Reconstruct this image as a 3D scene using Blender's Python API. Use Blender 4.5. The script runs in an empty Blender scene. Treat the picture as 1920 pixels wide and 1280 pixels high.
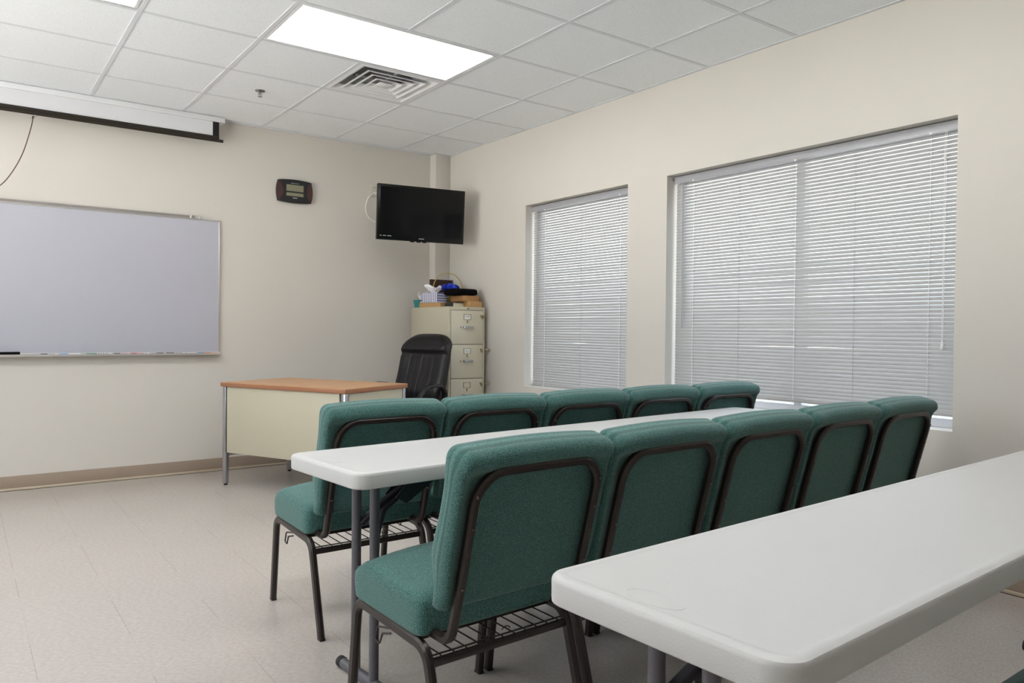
import bpy, bmesh, math, random
from mathutils import Vector, Matrix
random.seed(7)
C = bpy.context.scene.collection
R = math.radians
PI = math.pi

# ---------------------------------------------------------------- camera, world, exposure
CAMP = (-1.3596, -6.1096, 1.1253)
YAW, PITCH, ROLL, FOC = 0.6302, -0.0149, 0.0095, 1423.7
XR, YB, ZC = 2.3356, 0.058, 2.7348           # right wall, back wall, ceiling
XL, YF = -3.68, -8.00                        # left wall, rear wall
T = 0.6096                                   # ceiling grid
scn = bpy.context.scene
cam = bpy.data.cameras.new('camera')
cam.sensor_width = 36.0
cam.lens = FOC / 1920 * 36.0
cam.clip_start = 0.02
co = bpy.data.objects.new('camera', cam)
C.objects.link(co)
fw = Vector((math.sin(YAW)*math.cos(PITCH), math.cos(YAW)*math.cos(PITCH), math.sin(PITCH)))
rt = Vector((math.cos(YAW), -math.sin(YAW), 0))
up = rt.cross(fw)
r2 = rt*math.cos(ROLL) + up*math.sin(ROLL)
u2 = -rt*math.sin(ROLL) + up*math.cos(ROLL)
m = Matrix((r2, u2, -fw)).transposed().to_4x4()
m.translation = Vector(CAMP)
co.matrix_world = m
scn.camera = co
scn.view_settings.view_transform = 'Standard'
scn.view_settings.look = 'None'
scn.view_settings.exposure = 1.35
scn.view_settings.gamma = 1.0
scn.view_settings.use_curve_mapping = False

LIGHT = 3.5        # brightness of the ceiling lenses
SKY = 1.8          # brightness of the overcast sky outside
w = bpy.data.worlds.new('overcast_sky')
scn.world = w
w.use_nodes = True
nt = w.node_tree
bg = nt.nodes['Background']
tc = nt.nodes.new('ShaderNodeTexCoord')
sx = nt.nodes.new('ShaderNodeSeparateXYZ')
cr = nt.nodes.new('ShaderNodeValToRGB')
nt.links.new(tc.outputs['Generated'], sx.inputs[0])
nt.links.new(sx.outputs['Z'], cr.inputs[0])
cr.color_ramp.elements[0].color = (1.0, 0.94, 0.87, 1)
cr.color_ramp.elements[1].color = (0.74, 0.84, 1.0, 1)
e = cr.color_ramp.elements.new(0.04)
e.color = (0.90, 0.95, 1.0, 1)
nt.links.new(cr.outputs[0], bg.inputs['Color'])
# below the horizon: added uplight, brighter than the sky, to brighten the ceiling
UPLIGHT = 8.5
gt = nt.nodes.new('ShaderNodeMath'); gt.operation = 'LESS_THAN'; gt.inputs[1].default_value = -0.01
nt.links.new(sx.outputs['Z'], gt.inputs[0])
mu = nt.nodes.new('ShaderNodeMath'); mu.operation = 'MULTIPLY_ADD'
nt.links.new(gt.outputs[0], mu.inputs[0]); mu.inputs[1].default_value = UPLIGHT - SKY; mu.inputs[2].default_value = SKY
nt.links.new(mu.outputs[0], bg.inputs['Strength'])

# ---------------------------------------------------------------- material helpers
def srgb(r, g, b):
    f = lambda c: c/12.92 if c <= 0.04045 else ((c+0.055)/1.055)**2.4
    return (f(r/255), f(g/255), f(b/255), 1)

def mat(name, col, rough=0.5, metal=0.0, spec=0.5, bump=None, var=None, coat=0.0):
    """bump=(scale, strength, distance)  var=(scale, amount, detail)"""
    M = bpy.data.materials.new(name)
    M.use_nodes = True
    t = M.node_tree
    b = t.nodes['Principled BSDF']
    b.inputs['Base Color'].default_value = col
    b.inputs['Roughness'].default_value = rough
    b.inputs['Metallic'].default_value = metal
    b.inputs['Specular IOR Level'].default_value = spec
    b.inputs['Coat Weight'].default_value = coat
    tcn = t.nodes.new('ShaderNodeTexCoord')
    if var:
        n = t.nodes.new('ShaderNodeTexNoise')
        n.inputs['Scale'].default_value = var[0]
        n.inputs['Detail'].default_value = var[2] if len(var) > 2 else 3
        t.links.new(tcn.outputs['Object'], n.inputs['Vector'])
        rmp = t.nodes.new('ShaderNodeValToRGB')
        a = var[1]
        rmp.color_ramp.elements[0].position = 0.3
        rmp.color_ramp.elements[1].position = 0.7
        rmp.color_ramp.elements[0].color = tuple(c*(1-a) for c in col[:3]) + (1,)
        rmp.color_ramp.elements[1].color = tuple(min(1, c*(1+a)) for c in col[:3]) + (1,)
        t.links.new(n.outputs['Fac'], rmp.inputs[0])
        t.links.new(rmp.outputs[0], b.inputs['Base Color'])
    if bump:
        n = t.nodes.new('ShaderNodeTexNoise')
        n.inputs['Scale'].default_value = bump[0]
        n.inputs['Detail'].default_value = 4
        t.links.new(tcn.outputs['Object'], n.inputs['Vector'])
        bp = t.nodes.new('ShaderNodeBump')
        bp.inputs['Strength'].default_value = bump[1]
        bp.inputs['Distance'].default_value = bump[2]
        t.links.new(n.outputs['Fac'], bp.inputs['Height'])
        t.links.new(bp.outputs[0], b.inputs['Normal'])
    return M

def N(t, typ, **kw):
    n = t.nodes.new(typ)
    for k, v in kw.items():
        n.inputs[k].default_value = v
    return n

def mathn(t, op, a, b=None):
    n = t.nodes.new('ShaderNodeMath')
    n.operation = op
    for i, s in enumerate((a, b)):
        if s is None: continue
        if isinstance(s, (int, float)): n.inputs[i].default_value = s
        else: t.links.new(s, n.inputs[i])
    return n.outputs[0]

def mixc(t, fac, a, b):
    n = t.nodes.new('ShaderNodeMix')
    n.data_type = 'RGBA'
    for k, s in ((0, fac), (6, a), (7, b)):
        if isinstance(s, (int, float, tuple)): n.inputs[k].default_value = s
        else: t.links.new(s, n.inputs[k])
    return n.outputs[2]

M = {}
M['wall'] = mat('painted_wall', (0.665, 0.628, 0.578, 1), 0.55, spec=0.35, bump=(260, 0.12, 0.002), var=(1.3, 0.012))
M['reveal'] = M['wall']
M['base'] = mat('baseboard_vinyl', srgb(160, 143, 128), 0.42, var=(8, 0.03))
M['base_toe'] = mat('baseboard_toe', srgb(196, 182, 162), 0.45)
M['gap'] = mat('floor_gap_caulk', srgb(70, 55, 45), 0.8)
M['tbar'] = mat('ceiling_grid_metal', (0.72, 0.74, 0.77, 1), 0.5)
M['white_metal'] = mat('white_enamel', srgb(234, 235, 237), 0.4)
M['slat'] = mat('blind_slat_enamel', srgb(176, 175, 174), 0.34, spec=0.5)
M['headrail'] = mat('blind_headrail_enamel', srgb(168, 168, 173), 0.3)
M['cord'] = mat('white_cord', srgb(238, 238, 238), 0.7)
M['cord_grey'] = mat('grey_lift_cord', srgb(165, 166, 170), 0.7)
M['vinyl_frame'] = mat('window_frame_vinyl', srgb(225, 228, 235), 0.35)
M['chair_metal'] = mat('dark_bronze_powder_coat', srgb(40, 32, 29), 0.30, metal=0.25, spec=0.6, bump=(700, 0.08, 0.001))
M['wire'] = mat('dark_rack_wire', srgb(34, 29, 27), 0.35, metal=0.3)
M['black_rubber'] = mat('black_rubber', srgb(24, 23, 23), 0.6)
M['rivet'] = mat('bronze_rivet', srgb(110, 98, 90), 0.25, metal=0.7)
M['leg_grey'] = mat('grey_table_leg_coat', srgb(98, 97, 104), 0.38, metal=0.2)
M['brace_dark'] = mat('dark_brace_coat', srgb(40, 38, 46), 0.4, metal=0.2)
M['oak'] = None
M['desk_metal'] = mat('cream_desk_enamel', srgb(196, 190, 168), 0.42, spec=0.4, var=(3, 0.01))
M['desk_edge'] = mat('brown_desk_edge', srgb(164, 112, 80), 0.4, var=(30, 0.05))
M['chrome'] = mat('brushed_chrome', srgb(185, 185, 190), 0.22, metal=0.9)
M['cab'] = mat('putty_cabinet_enamel', srgb(192, 186, 165), 0.4, spec=0.4)
M['cab_face'] = mat('putty_drawer_enamel', srgb(206, 200, 180), 0.38, spec=0.4)
M['dark_seam'] = mat('dark_seam', srgb(40, 36, 30), 0.7)
M['brass'] = mat('aged_brass', srgb(158, 146, 118), 0.35, metal=0.7)
M['paper'] = mat('white_card', srgb(232, 232, 228), 0.7)
M['ink'] = mat('ink', srgb(60, 62, 80), 0.7)
M['leather'] = mat('black_leather', srgb(19, 16, 20), 0.36, spec=0.35, bump=(140, 0.25, 0.002))
M['black_plastic'] = mat('black_plastic', srgb(20, 19, 21), 0.38, spec=0.4)
M['tv_bezel'] = mat('tv_bezel_gloss', srgb(10, 10, 10), 0.25, spec=0.3)
M['tv_screen'] = mat('tv_screen_glass', srgb(7, 8, 11), 0.10, spec=0.22)
M['tv_mark'] = mat('tv_white_print', srgb(190, 190, 195), 0.5)
M['wb'] = mat('whiteboard_enamel', srgb(184, 184, 195), 0.30, spec=0.6)
M['wb_frame'] = mat('satin_aluminium', srgb(205, 203, 200), 0.32, metal=0.55)
M['wb_rail'] = mat('grey_tack_strip', srgb(140, 133, 130), 0.6)
M['screen_white'] = mat('screen_fabric', srgb(222, 222, 226), 0.8)
M['screen_black'] = mat('screen_border', srgb(12, 11, 13), 0.7)
M['bar_brown'] = mat('screen_dowel', srgb(34, 25, 12), 0.4)
M['pull_brown'] = mat('brown_pull_cord', srgb(90, 72, 62), 0.7)
M['clock_black'] = mat('clock_face_black', srgb(20, 20, 25), 0.3)
M['clock_wood'] = mat('clock_cherry_trim', srgb(66, 34, 30), 0.2, coat=0.4)
M['lcd'] = mat('lcd_olive', srgb(134, 132, 108), 0.3)
M['white_print'] = mat('white_print', srgb(215, 215, 225), 0.5)
M['outlet'] = mat('ivory_outlet', srgb(206, 200, 188), 0.45)
M['slot'] = mat('outlet_slot', srgb(60, 55, 50), 0.6)
M['white_cable'] = mat('white_cable', srgb(228, 226, 220), 0.45)
M['teal_plastic'] = mat('teal_box', srgb(22, 128, 128), 0.4)
M['tissue'] = mat('tissue_paper', srgb(236, 234, 238), 0.9)
M['red_print'] = mat('red_print', srgb(190, 50, 55), 0.6)
M['cardboard'] = mat('cardboard', srgb(186, 148, 98), 0.75, var=(20, 0.05))
M['cardboard_dark'] = mat('dark_cardboard', srgb(172, 128, 82), 0.75, var=(20, 0.05))
M['book_black'] = mat('black_book_cover', srgb(26, 26, 24), 0.5)
M['pages'] = mat('book_pages', srgb(232, 226, 205), 0.8)
M['brown_wood'] = mat('dark_walnut_board', srgb(52, 28, 18), 0.45, var=(14, 0.15))
M['basket'] = mat('pale_cane', srgb(196, 172, 104), 0.55)
M['blue_petal'] = mat('blue_silk', srgb(60, 88, 232), 0.65)
M['blue_dark'] = mat('dark_blue_silk', srgb(24, 40, 140), 0.7)
M['black_felt'] = mat('black_felt', srgb(14, 13, 15), 0.9, spec=0.1)
M['sprinkler'] = mat('sprinkler_chrome', srgb(150, 150, 150), 0.25, metal=0.9)
M['vent_dark'] = mat('duct_interior', srgb(120, 122, 122), 0.7)
M['grass'] = mat('outdoor_ground', srgb(150, 150, 140), 0.9)
for k, c in dict(m_navy=(35, 33, 70), m_blue=(80, 140, 200), m_green=(40, 130, 80), m_black=(35, 35, 40),
                 m_red=(200, 50, 60), m_orange=(230, 130, 90), m_lblue=(90, 160, 215), m_body=(225, 225, 230)).items():
    M[k] = mat('marker' + k[1:], srgb(*c), 0.4)

# floor: speckled vinyl composition tile
def floor_mat():
    m_ = bpy.data.materials.new('vinyl_floor_tile'); m_.use_nodes = True
    t = m_.node_tree; b = t.nodes['Principled BSDF']
    tcn = t.nodes.new('ShaderNodeTexCoord')
    P = tcn.outputs['Object']
    base = srgb(200, 192, 178)
    mp = N(t, 'ShaderNodeMapping'); mp.inputs['Scale'].default_value = (1.0, 2.6, 1.0)
    mp.inputs['Rotation'].default_value = (0, 0, 0.5)
    t.links.new(P, mp.inputs['Vector'])
    n1 = N(t, 'ShaderNodeTexNoise', Scale=55.0, Detail=5.0, Roughness=0.7)
    t.links.new(mp.outputs[0], n1.inputs['Vector'])
    r1 = t.nodes.new('ShaderNodeValToRGB')
    r1.color_ramp.elements[0].position = 0.33; r1.color_ramp.elements[0].color = srgb(168, 161, 156)
    r1.color_ramp.elements[1].position = 0.66; r1.color_ramp.elements[1].color = srgb(190, 184, 180)
    t.links.new(n1.outputs['Fac'], r1.inputs[0])
    # dark flecks
    n2 = N(t, 'ShaderNodeTexNoise', Scale=150.0, Detail=2.0)
    t.links.new(mp.outputs[0], n2.inputs['Vector'])
    f = mathn(t, 'GREATER_THAN', n2.outputs['Fac'], 0.70)
    f = mathn(t, 'MULTIPLY', f, 0.40)
    c1 = mixc(t, f, r1.outputs[0], srgb(120, 108, 96))
    # large soft wear
    n3 = N(t, 'ShaderNodeTexNoise', Scale=1.6, Detail=3.0)
    t.links.new(P, n3.inputs['Vector'])
    c2 = mixc(t, mathn(t, 'MULTIPLY', n3.outputs['Fac'], 0.16), c1, srgb(205, 190, 172))
    # seams every 0.3048 m, through x=-1.157 and matching the photo's joints
    sp = t.nodes.new('ShaderNodeSeparateXYZ'); t.links.new(P, sp.inputs[0])
    def seam(o, off, wd):
        a = mathn(t, 'ADD', o, off + 30.48)
        a = mathn(t, 'DIVIDE', a, 0.3048)
        a = mathn(t, 'FRACT', a)
        a = mathn(t, 'SUBTRACT', a, 0.5)
        a = mathn(t, 'ABSOLUTE', a)
        return mathn(t, 'GREATER_THAN', a, 0.5 - wd)
    sxm = seam(sp.outputs['X'], 1.157, 0.0028)
    sym = seam(sp.outputs['Y'], 0.10, 0.0018)
    n4 = N(t, 'ShaderNodeTexNoise', Scale=2.3, Detail=2.0)
    t.links.new(P, n4.inputs['Vector'])
    vis = mathn(t, 'GREATER_THAN', n4.outputs['Fac'], 0.5)
    s1 = mathn(t, 'MULTIPLY', sxm, mathn(t, 'ADD', mathn(t, 'MULTIPLY', vis, 0.35), 0.12))
    s2 = mathn(t, 'MULTIPLY', sym, 0.10)
    s = mathn(t, 'MAXIMUM', s1, s2)
    c3 = mixc(t, s, c2, srgb(112, 98, 84))
    t.links.new(c3, b.inputs['Base Color'])
    rr = mathn(t, 'ADD', mathn(t, 'MULTIPLY', n3.outputs['Fac'], 0.14), 0.17)
    t.links.new(rr, b.inputs['Roughness'])
    b.inputs['Specular IOR Level'].default_value = 0.42
    n5 = N(t, 'ShaderNodeTexNoise', Scale=9.0, Detail=3.0)
    t.links.new(P, n5.inputs['Vector'])
    bp = t.nodes.new('ShaderNodeBump'); bp.inputs['Strength'].default_value = 0.12; bp.inputs['Distance'].default_value = 0.006
    t.links.new(n5.outputs['Fac'], bp.inputs['Height']); t.links.new(bp.outputs[0], b.inputs['Normal'])
    return m_
M['floor'] = floor_mat()

def tile_mat():
    m_ = bpy.data.materials.new('acoustic_tile'); m_.use_nodes = True
    t = m_.node_tree; b = t.nodes['Principled BSDF']
    tcn = t.nodes.new('ShaderNodeTexCoord')
    n1 = N(t, 'ShaderNodeTexNoise', Scale=210.0, Detail=3.0)
    t.links.new(tcn.outputs['Object'], n1.inputs['Vector'])
    r1 = t.nodes.new('ShaderNodeValToRGB')
    r1.color_ramp.elements[0].position = 0.34; r1.color_ramp.elements[0].color = (0.74, 0.75, 0.77, 1)
    r1.color_ramp.elements[1].position = 0.44; r1.color_ramp.elements[1].color = (0.90, 0.925, 0.95, 1)
    t.links.new(n1.outputs['Fac'], r1.inputs[0])
    t.links.new(r1.outputs[0], b.inputs['Base Color'])
    b.inputs['Roughness'].default_value = 0.9
    bp = t.nodes.new('ShaderNodeBump'); bp.inputs['Strength'].default_value = 0.3; bp.inputs['Distance'].default_value = 0.002
    t.links.new(n1.outputs['Fac'], bp.inputs['Height']); t.links.new(bp.outputs[0], b.inputs['Normal'])
    bp.inputs['Strength'].default_value = 0.15
    return m_
M['tile'] = tile_mat()

def fabric_mat():
    m_ = bpy.data.materials.new('teal_tweed'); m_.use_nodes = True
    t = m_.node_tree; b = t.nodes['Principled BSDF']
    tcn = t.nodes.new('ShaderNodeTexCoord')
    P = tcn.outputs['Object']
    sp = t.nodes.new('ShaderNodeSeparateXYZ'); t.links.new(P, sp.inputs[0])
    K = 2*PI/0.0044
    su = t.nodes.new('ShaderNodeSeparateXYZ'); t.links.new(tcn.outputs['UV'], su.inputs[0])
    a1 = mathn(t, 'SINE', mathn(t, 'MULTIPLY', su.outputs['X'], K))
    a2 = mathn(t, 'SINE', mathn(t, 'MULTIPLY', su.outputs['Y'], K))
    wv = mathn(t, 'MULTIPLY', mathn(t, 'ADD', a1, a2), 0.36)
    n1 = N(t, 'ShaderNodeTexNoise', Scale=420.0, Detail=2.0)
    t.links.new(P, n1.inputs['Vector'])
    h = mathn(t, 'ADD', mathn(t, 'MULTIPLY', wv, 0.34), n1.outputs['Fac'])
    r1 = t.nodes.new('ShaderNodeValToRGB')
    r1.color_ramp.elements[0].position = 0.25; r1.color_ramp.elements[0].color = srgb(30, 72, 68)
    r1.color_ramp.elements[1].position = 0.85; r1.color_ramp.elements[1].color = srgb(122, 162, 158)
    e_ = r1.color_ramp.elements.new(0.52); e_.color = srgb(62, 103, 98)
    t.links.new(h, r1.inputs[0]); t.links.new(r1.outputs[0], b.inputs['Base Color'])
    b.inputs['Roughness'].default_value = 0.85
    b.inputs['Specular IOR Level'].default_value = 0.25
    b.inputs['Sheen Weight'].default_value = 0.2
    b.inputs['Sheen Roughness'].default_value = 0.5
    bp = t.nodes.new('ShaderNodeBump'); bp.inputs['Strength'].default_value = 0.5; bp.inputs['Distance'].default_value = 0.001
    t.links.new(h, bp.inputs['Height']); t.links.new(bp.outputs[0], b.inputs['Normal'])
    return m_
M['fabric'] = fabric_mat()

def tabletop_mat():
    m_ = mat('grey_blow_moulded_plastic', srgb(200, 200, 199), 0.42, spec=0.4, bump=(330, 0.35, 0.0012), var=(2.5, 0.012))
    return m_
M['tabletop'] = tabletop_mat()

def oak_mat():
    m_ = bpy.data.materials.new('oak_laminate'); m_.use_nodes = True
    t = m_.node_tree; b = t.nodes['Principled BSDF']
    tcn = t.nodes.new('ShaderNodeTexCoord')
    mp = N(t, 'ShaderNodeMapping'); mp.inputs['Scale'].default_value = (2.0, 30.0, 1.0)
    t.links.new(tcn.outputs['Object'], mp.inputs['Vector'])
    n1 = N(t, 'ShaderNodeTexNoise', Scale=3.0, Detail=5.0)
    t.links.new(mp.outputs[0], n1.inputs['Vector'])
    r1 = t.nodes.new('ShaderNodeValToRGB')
    r1.color_ramp.elements[0].position = 0.3; r1.color_ramp.elements[0].color = srgb(190, 142, 100)
    r1.color_ramp.elements[1].position = 0.7; r1.color_ramp.elements[1].color = srgb(208, 164, 122)
    t.links.new(n1.outputs['Fac'], r1.inputs[0]); t.links.new(r1.outputs[0], b.inputs['Base Color'])
    b.inputs['Roughness'].default_value = 0.4
    return m_
M['oak'] = oak_mat()

def lens_mat():
    """prismatic lens lit by three tubes running along its length"""
    m_ = bpy.data.materials.new('lit_prismatic_lens'); m_.use_nodes = True
    t = m_.node_tree; b = t.nodes['Principled BSDF']
    tcn = t.nodes.new('ShaderNodeTexCoord')
    sp = t.nodes.new('ShaderNodeSeparateXYZ'); t.links.new(tcn.outputs['Object'], sp.inputs[0])
    a = mathn(t, 'COSINE', mathn(t, 'MULTIPLY', sp.outputs['Y'], 2*PI/0.19))
    a = mathn(t, 'ADD', mathn(t, 'MULTIPLY', a, 0.07), 0.93)
    x2 = mathn(t, 'POWER', mathn(t, 'ABSOLUTE', mathn(t, 'DIVIDE', sp.outputs['X'], 0.59)), 10.0)
    a = mathn(t, 'MULTIPLY', a, mathn(t, 'SUBTRACT', 1.0, mathn(t, 'MULTIPLY', x2, 0.5)))
    b.inputs['Base Color'].default_value = (0.8, 0.8, 0.8, 1)
    b.inputs['Emission Color'].default_value = (0.99, 0.99, 0.99, 1)
    t.links.new(mathn(t, 'MULTIPLY', a, LIGHT), b.inputs['Emission Strength'])
    return m_
M['lens'] = lens_mat()

def glass_mat():
    m_ = bpy.data.materials.new('window_glass'); m_.use_nodes = True
    t = m_.node_tree
    for n in list(t.nodes):
        if n.type != 'OUTPUT_MATERIAL': t.nodes.remove(n)
    o = [n for n in t.nodes if n.type == 'OUTPUT_MATERIAL'][0]
    tr = t.nodes.new('ShaderNodeBsdfTransparent'); tr.inputs[0].default_value = (0.93, 0.96, 0.97, 1)
    gl = t.nodes.new('ShaderNodeBsdfGlossy'); gl.inputs['Roughness'].default_value = 0.02
    mx = t.nodes.new('ShaderNodeMixShader'); mx.inputs[0].default_value = 0.06
    t.links.new(tr.outputs[0], mx.inputs[1]); t.links.new(gl.outputs[0], mx.inputs[2]); t.links.new(mx.outputs[0], o.inputs[0])
    return m_
M['glass'] = glass_mat()

def stripe_mat(name, axis, period, c1, c2, duty=0.5):
    m_ = bpy.data.materials.new(name); m_.use_nodes = True
    t = m_.node_tree; b = t.nodes['Principled BSDF']
    tcn = t.nodes.new('ShaderNodeTexCoord')
    sp = t.nodes.new('ShaderNodeSeparateXYZ'); t.links.new(tcn.outputs['Object'], sp.inputs[0])
    a = mathn(t, 'FRACT', mathn(t, 'ADD', mathn(t, 'DIVIDE', sp.outputs[axis], period), 50))
    f = mathn(t, 'GREATER_THAN', a, duty)
    t.links.new(mixc(t, f, c1, c2), b.inputs['Base Color'])
    b.inputs['Roughness'].default_value = 0.5
    return m_
M['stripe_v'] = stripe_mat('box_vertical_stripes', 'Y', 0.022, srgb(222, 222, 235), srgb(98, 98, 140), 0.62)
M['stripe_h'] = stripe_mat('box_horizontal_stripes', 'Z', 0.021, srgb(222, 222, 238), srgb(105, 115, 175), 0.55)
M['pleat'] = M['leather']

# ---------------------------------------------------------------- geometry helpers
def tag(o, label=None, cat=None, group=None, kind=None):
    if label: o['label'] = label
    if cat: o['category'] = cat
    if group: o['group'] = group
    if kind: o['kind'] = kind
    return o

def empty(name, loc=(0, 0, 0), rz=0.0):
    o = bpy.data.objects.new(name, None)
    C.objects.link(o)
    o.location = loc
    o.rotation_euler = (0, 0, rz)
    o.empty_display_size = 0.1
    return o

def finish(name, bm, mt, parent=None, smooth=False, angle=35, loc=None, rot=None):
    bmesh.ops.recalc_face_normals(bm, faces=bm.faces)
    me = bpy.data.meshes.new(name)
    bm.to_mesh(me)
    bm.free()
    mts = mt if isinstance(mt, (list, tuple)) else [mt]
    for q in mts: me.materials.append(q)
    if smooth:
        for p in me.polygons: p.use_smooth = True
        me.set_sharp_from_angle(angle=R(angle))
    o = bpy.data.objects.new(name, me)
    C.objects.link(o)
    if parent: o.parent = parent
    if loc: o.location = loc
    if rot: o.rotation_euler = rot
    return o

def abox(bm, x0, x1, y0, y1, z0, z1, bev=0.0, seg=2, mi=0):
    b = bmesh.new()
    bmesh.ops.create_cube(b, size=1)
    for v in b.verts:
        v.co = Vector(((x0+x1)/2 + v.co.x*(x1-x0), (y0+y1)/2 + v.co.y*(y1-y0), (z0+z1)/2 + v.co.z*(z1-z0)))
    if bev > 0:
        bmesh.ops.bevel(b, geom=list(b.edges), offset=bev, segments=seg, affect='EDGES', profile=0.5)
    merge(bm, b, mi)

def merge(bm, b, mi=0, mtx=None):
    mp = {}
    for v in b.verts:
        mp[v] = bm.verts.new(mtx @ v.co if mtx else v.co)
    for f in b.faces:
        try:
            nf = bm.faces.new([mp[v] for v in f.verts])
            nf.material_index = mi
        except ValueError:
            pass
    b.free()

def box(name, x0, x1, y0, y1, z0, z1, mt, parent=None, bev=0.0, seg=2):
    bm = bmesh.new()
    abox(bm, x0, x1, y0, y1, z0, z1, bev, seg)
    return finish(name, bm, mt, parent, smooth=bev > 0)

def sweep(bm, pts, prof, closed=False, upv=Vector((1, 0, 0)), caps=True):
    """sweep a closed 2D profile [(a,b)] along pts; a is along upv-ish side axis, b along the other"""
    pts = [Vector(p) for p in pts]
    n = len(pts)
    rings = []
    for i, p in enumerate(pts):
        if closed:
            t = (pts[(i+1) % n] - pts[i-1]).normalized()
        elif i == 0: t = (pts[1]-pts[0]).normalized()
        elif i == n-1: t = (pts[-1]-pts[-2]).normalized()
        else:
            t = ((pts[i+1]-p).normalized() + (p-pts[i-1]).normalized()).normalized()
        a = upv - t*upv.dot(t)
        if a.length < 1e-4: a = Vector((0, 1, 0)) - t*t.y
        a.normalize()
        b = t.cross(a)
        # mitre scale
        k = 1.0
        if 0 < i < n-1 and not closed:
            c_ = (pts[i+1]-p).normalized().dot(t)
            k = min(1.0/max(c_, 0.5), 1.6)
        rings.append([bm.verts.new(p + a*x + b*y*k) for x, y in prof])
    m_ = len(prof)
    last = n if closed else n-1
    for i in range(last):
        r0, r1 = rings[i], rings[(i+1) % n]
        for j in range(m_):
            bm.faces.new((r0[j], r0[(j+1) % m_], r1[(j+1) % m_], r1[j]))
    if caps and not closed:
        bm.faces.new(rings[0]); bm.faces.new(rings[-1])

def circ(r, n=10):
    return [(r*math.cos(2*PI*i/n), r*math.sin(2*PI*i/n)) for i in range(n)]

def octo(w_, h_, c_):
    """bevelled rectangular tube section"""
    a, b = w_/2, h_/2
    return [(a, -b+c_), (a, b-c_), (a-c_, b), (-a+c_, b), (-a, b-c_), (-a, -b+c_), (-a+c_, -b), (a-c_, -b)]

def fillet(pts, rad, seg=6):
    """round the corners of a 3D polyline; rad: number or list"""
    pts = [Vector(p) for p in pts]
    out = [pts[0]]
    for i in range(1, len(pts)-1):
        r_ = rad[i-1] if isinstance(rad, (list, tuple)) else rad
        p = pts[i]
        a = (pts[i-1]-p); b = (pts[i+1]-p)
        la, lb = a.length, b.length
        a.normalize(); b.normalize()
        ang = a.angle(b)
        if r_ <= 0 or ang > PI-0.02:
            out.append(p); continue
        d = min(r_/math.tan(ang/2), la*0.49, lb*0.49)
        rr = d*math.tan(ang/2)
        cdir = (a+b).normalized()
        cen = p + cdir*(rr/math.sin(ang/2))
        s = p + a*d - cen
        e_ = p + b*d - cen
        tot = s.angle(e_)
        for k in range(seg+1):
            f = k/seg
            v = (s*math.sin((1-f)*tot) + e_*math.sin(f*tot)) / math.sin(tot)
            out.append(cen + v)
    out.append(pts[-1])
    return out

def tube(name, pts, prof, mt, parent=None, upv=Vector((1, 0, 0)), closed=False, angle=35):
    bm = bmesh.new()
    sweep(bm, pts, prof, closed, upv)
    return finish(name, bm, mt, parent, smooth=True, angle=angle)

def softbox(bm, c, half, rad, n=(14, 10, 8), deform=None, mi=0, zlow=None):
    """rounded cushion: cube grid projected to a rounded box, then deformed"""
    def coords(h, r_, k):
        # denser near the ends
        out = []
        for i in range(k+1):
            s = -1 + 2*i/k
            out.append(s)
        e = []
        kk = 4
        r_ = min(r_, h*0.999)
        for i in range(kk): e.append(-h + r_*(1-math.cos(PI/2*i/kk)))
        inner = [(-h+r_) + (2*(h-r_))*i/k for i in range(k+1)]
        return e + inner + [-q for q in reversed(e)]
    xs, ys, zs = (coords(half[i], rad if not isinstance(rad, tuple) else rad[i], n[i]) for i in range(3))
    rr = rad if not isinstance(rad, tuple) else min(rad)
    vs = {}
    def vert(i, j, k):
        key = (i, j, k)
        if key in vs: return vs[key]
        p = Vector((xs[i], ys[j], zs[k]))
        R3 = rad if isinstance(rad, tuple) else (rad, rad, rad)
        if zlow and p.z < 0: R3 = (R3[0], R3[1], zlow)
        q = Vector([max(-(half[a]-R3[a]), min(half[a]-R3[a], p[a])) for a in range(3)])
        d = Vector([(p[a]-q[a])/max(R3[a], 1e-6) for a in range(3)])
        if d.length > 1e-9:
            d.normalize()
        p = Vector([q[a] + d[a]*R3[a] for a in range(3)])
        if deform: p = deform(p)
        v = bm.verts.new(p + Vector(c))
        vs[key] = v
        return v
    nx, ny, nz = len(xs)-1, len(ys)-1, len(zs)-1
    uvl = bm.loops.layers.uv.verify()
    ax = [(0, 1)]
    def quad(a, b, c_, d):
        f = bm.faces.new((vert(*a), vert(*b), vert(*c_), vert(*d)))
        f.material_index = mi
        P_ = lambda q: (xs[q[0]], ys[q[1]], zs[q[2]])
        i0, i1 = ax[0]
        for lp_, q in zip(f.loops, (a, b, c_, d)):
            p_ = P_(q)
            lp_[uvl].uv = (p_[i0], p_[i1])
    for i in range(nx):
        for j in range(ny):
            quad((i, j, 0), (i, j+1, 0), (i+1, j+1, 0), (i+1, j, 0))
            quad((i, j, nz), (i+1, j, nz), (i+1, j+1, nz), (i, j+1, nz))
    ax[0] = (0, 2)
    for i in range(nx):
        for k in range(nz):
            quad((i, 0, k), (i+1, 0, k), (i+1, 0, k+1), (i, 0, k+1))
            quad((i, ny, k), (i, ny, k+1), (i+1, ny, k+1), (i+1, ny, k))
    ax[0] = (1, 2)
    for j in range(ny):
        for k in range(nz):
            quad((0, j, k), (0, j, k+1), (0, j+1, k+1), (0, j+1, k))
            quad((nx, j, k), (nx, j+1, k), (nx, j+1, k+1), (nx, j, k+1))

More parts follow.
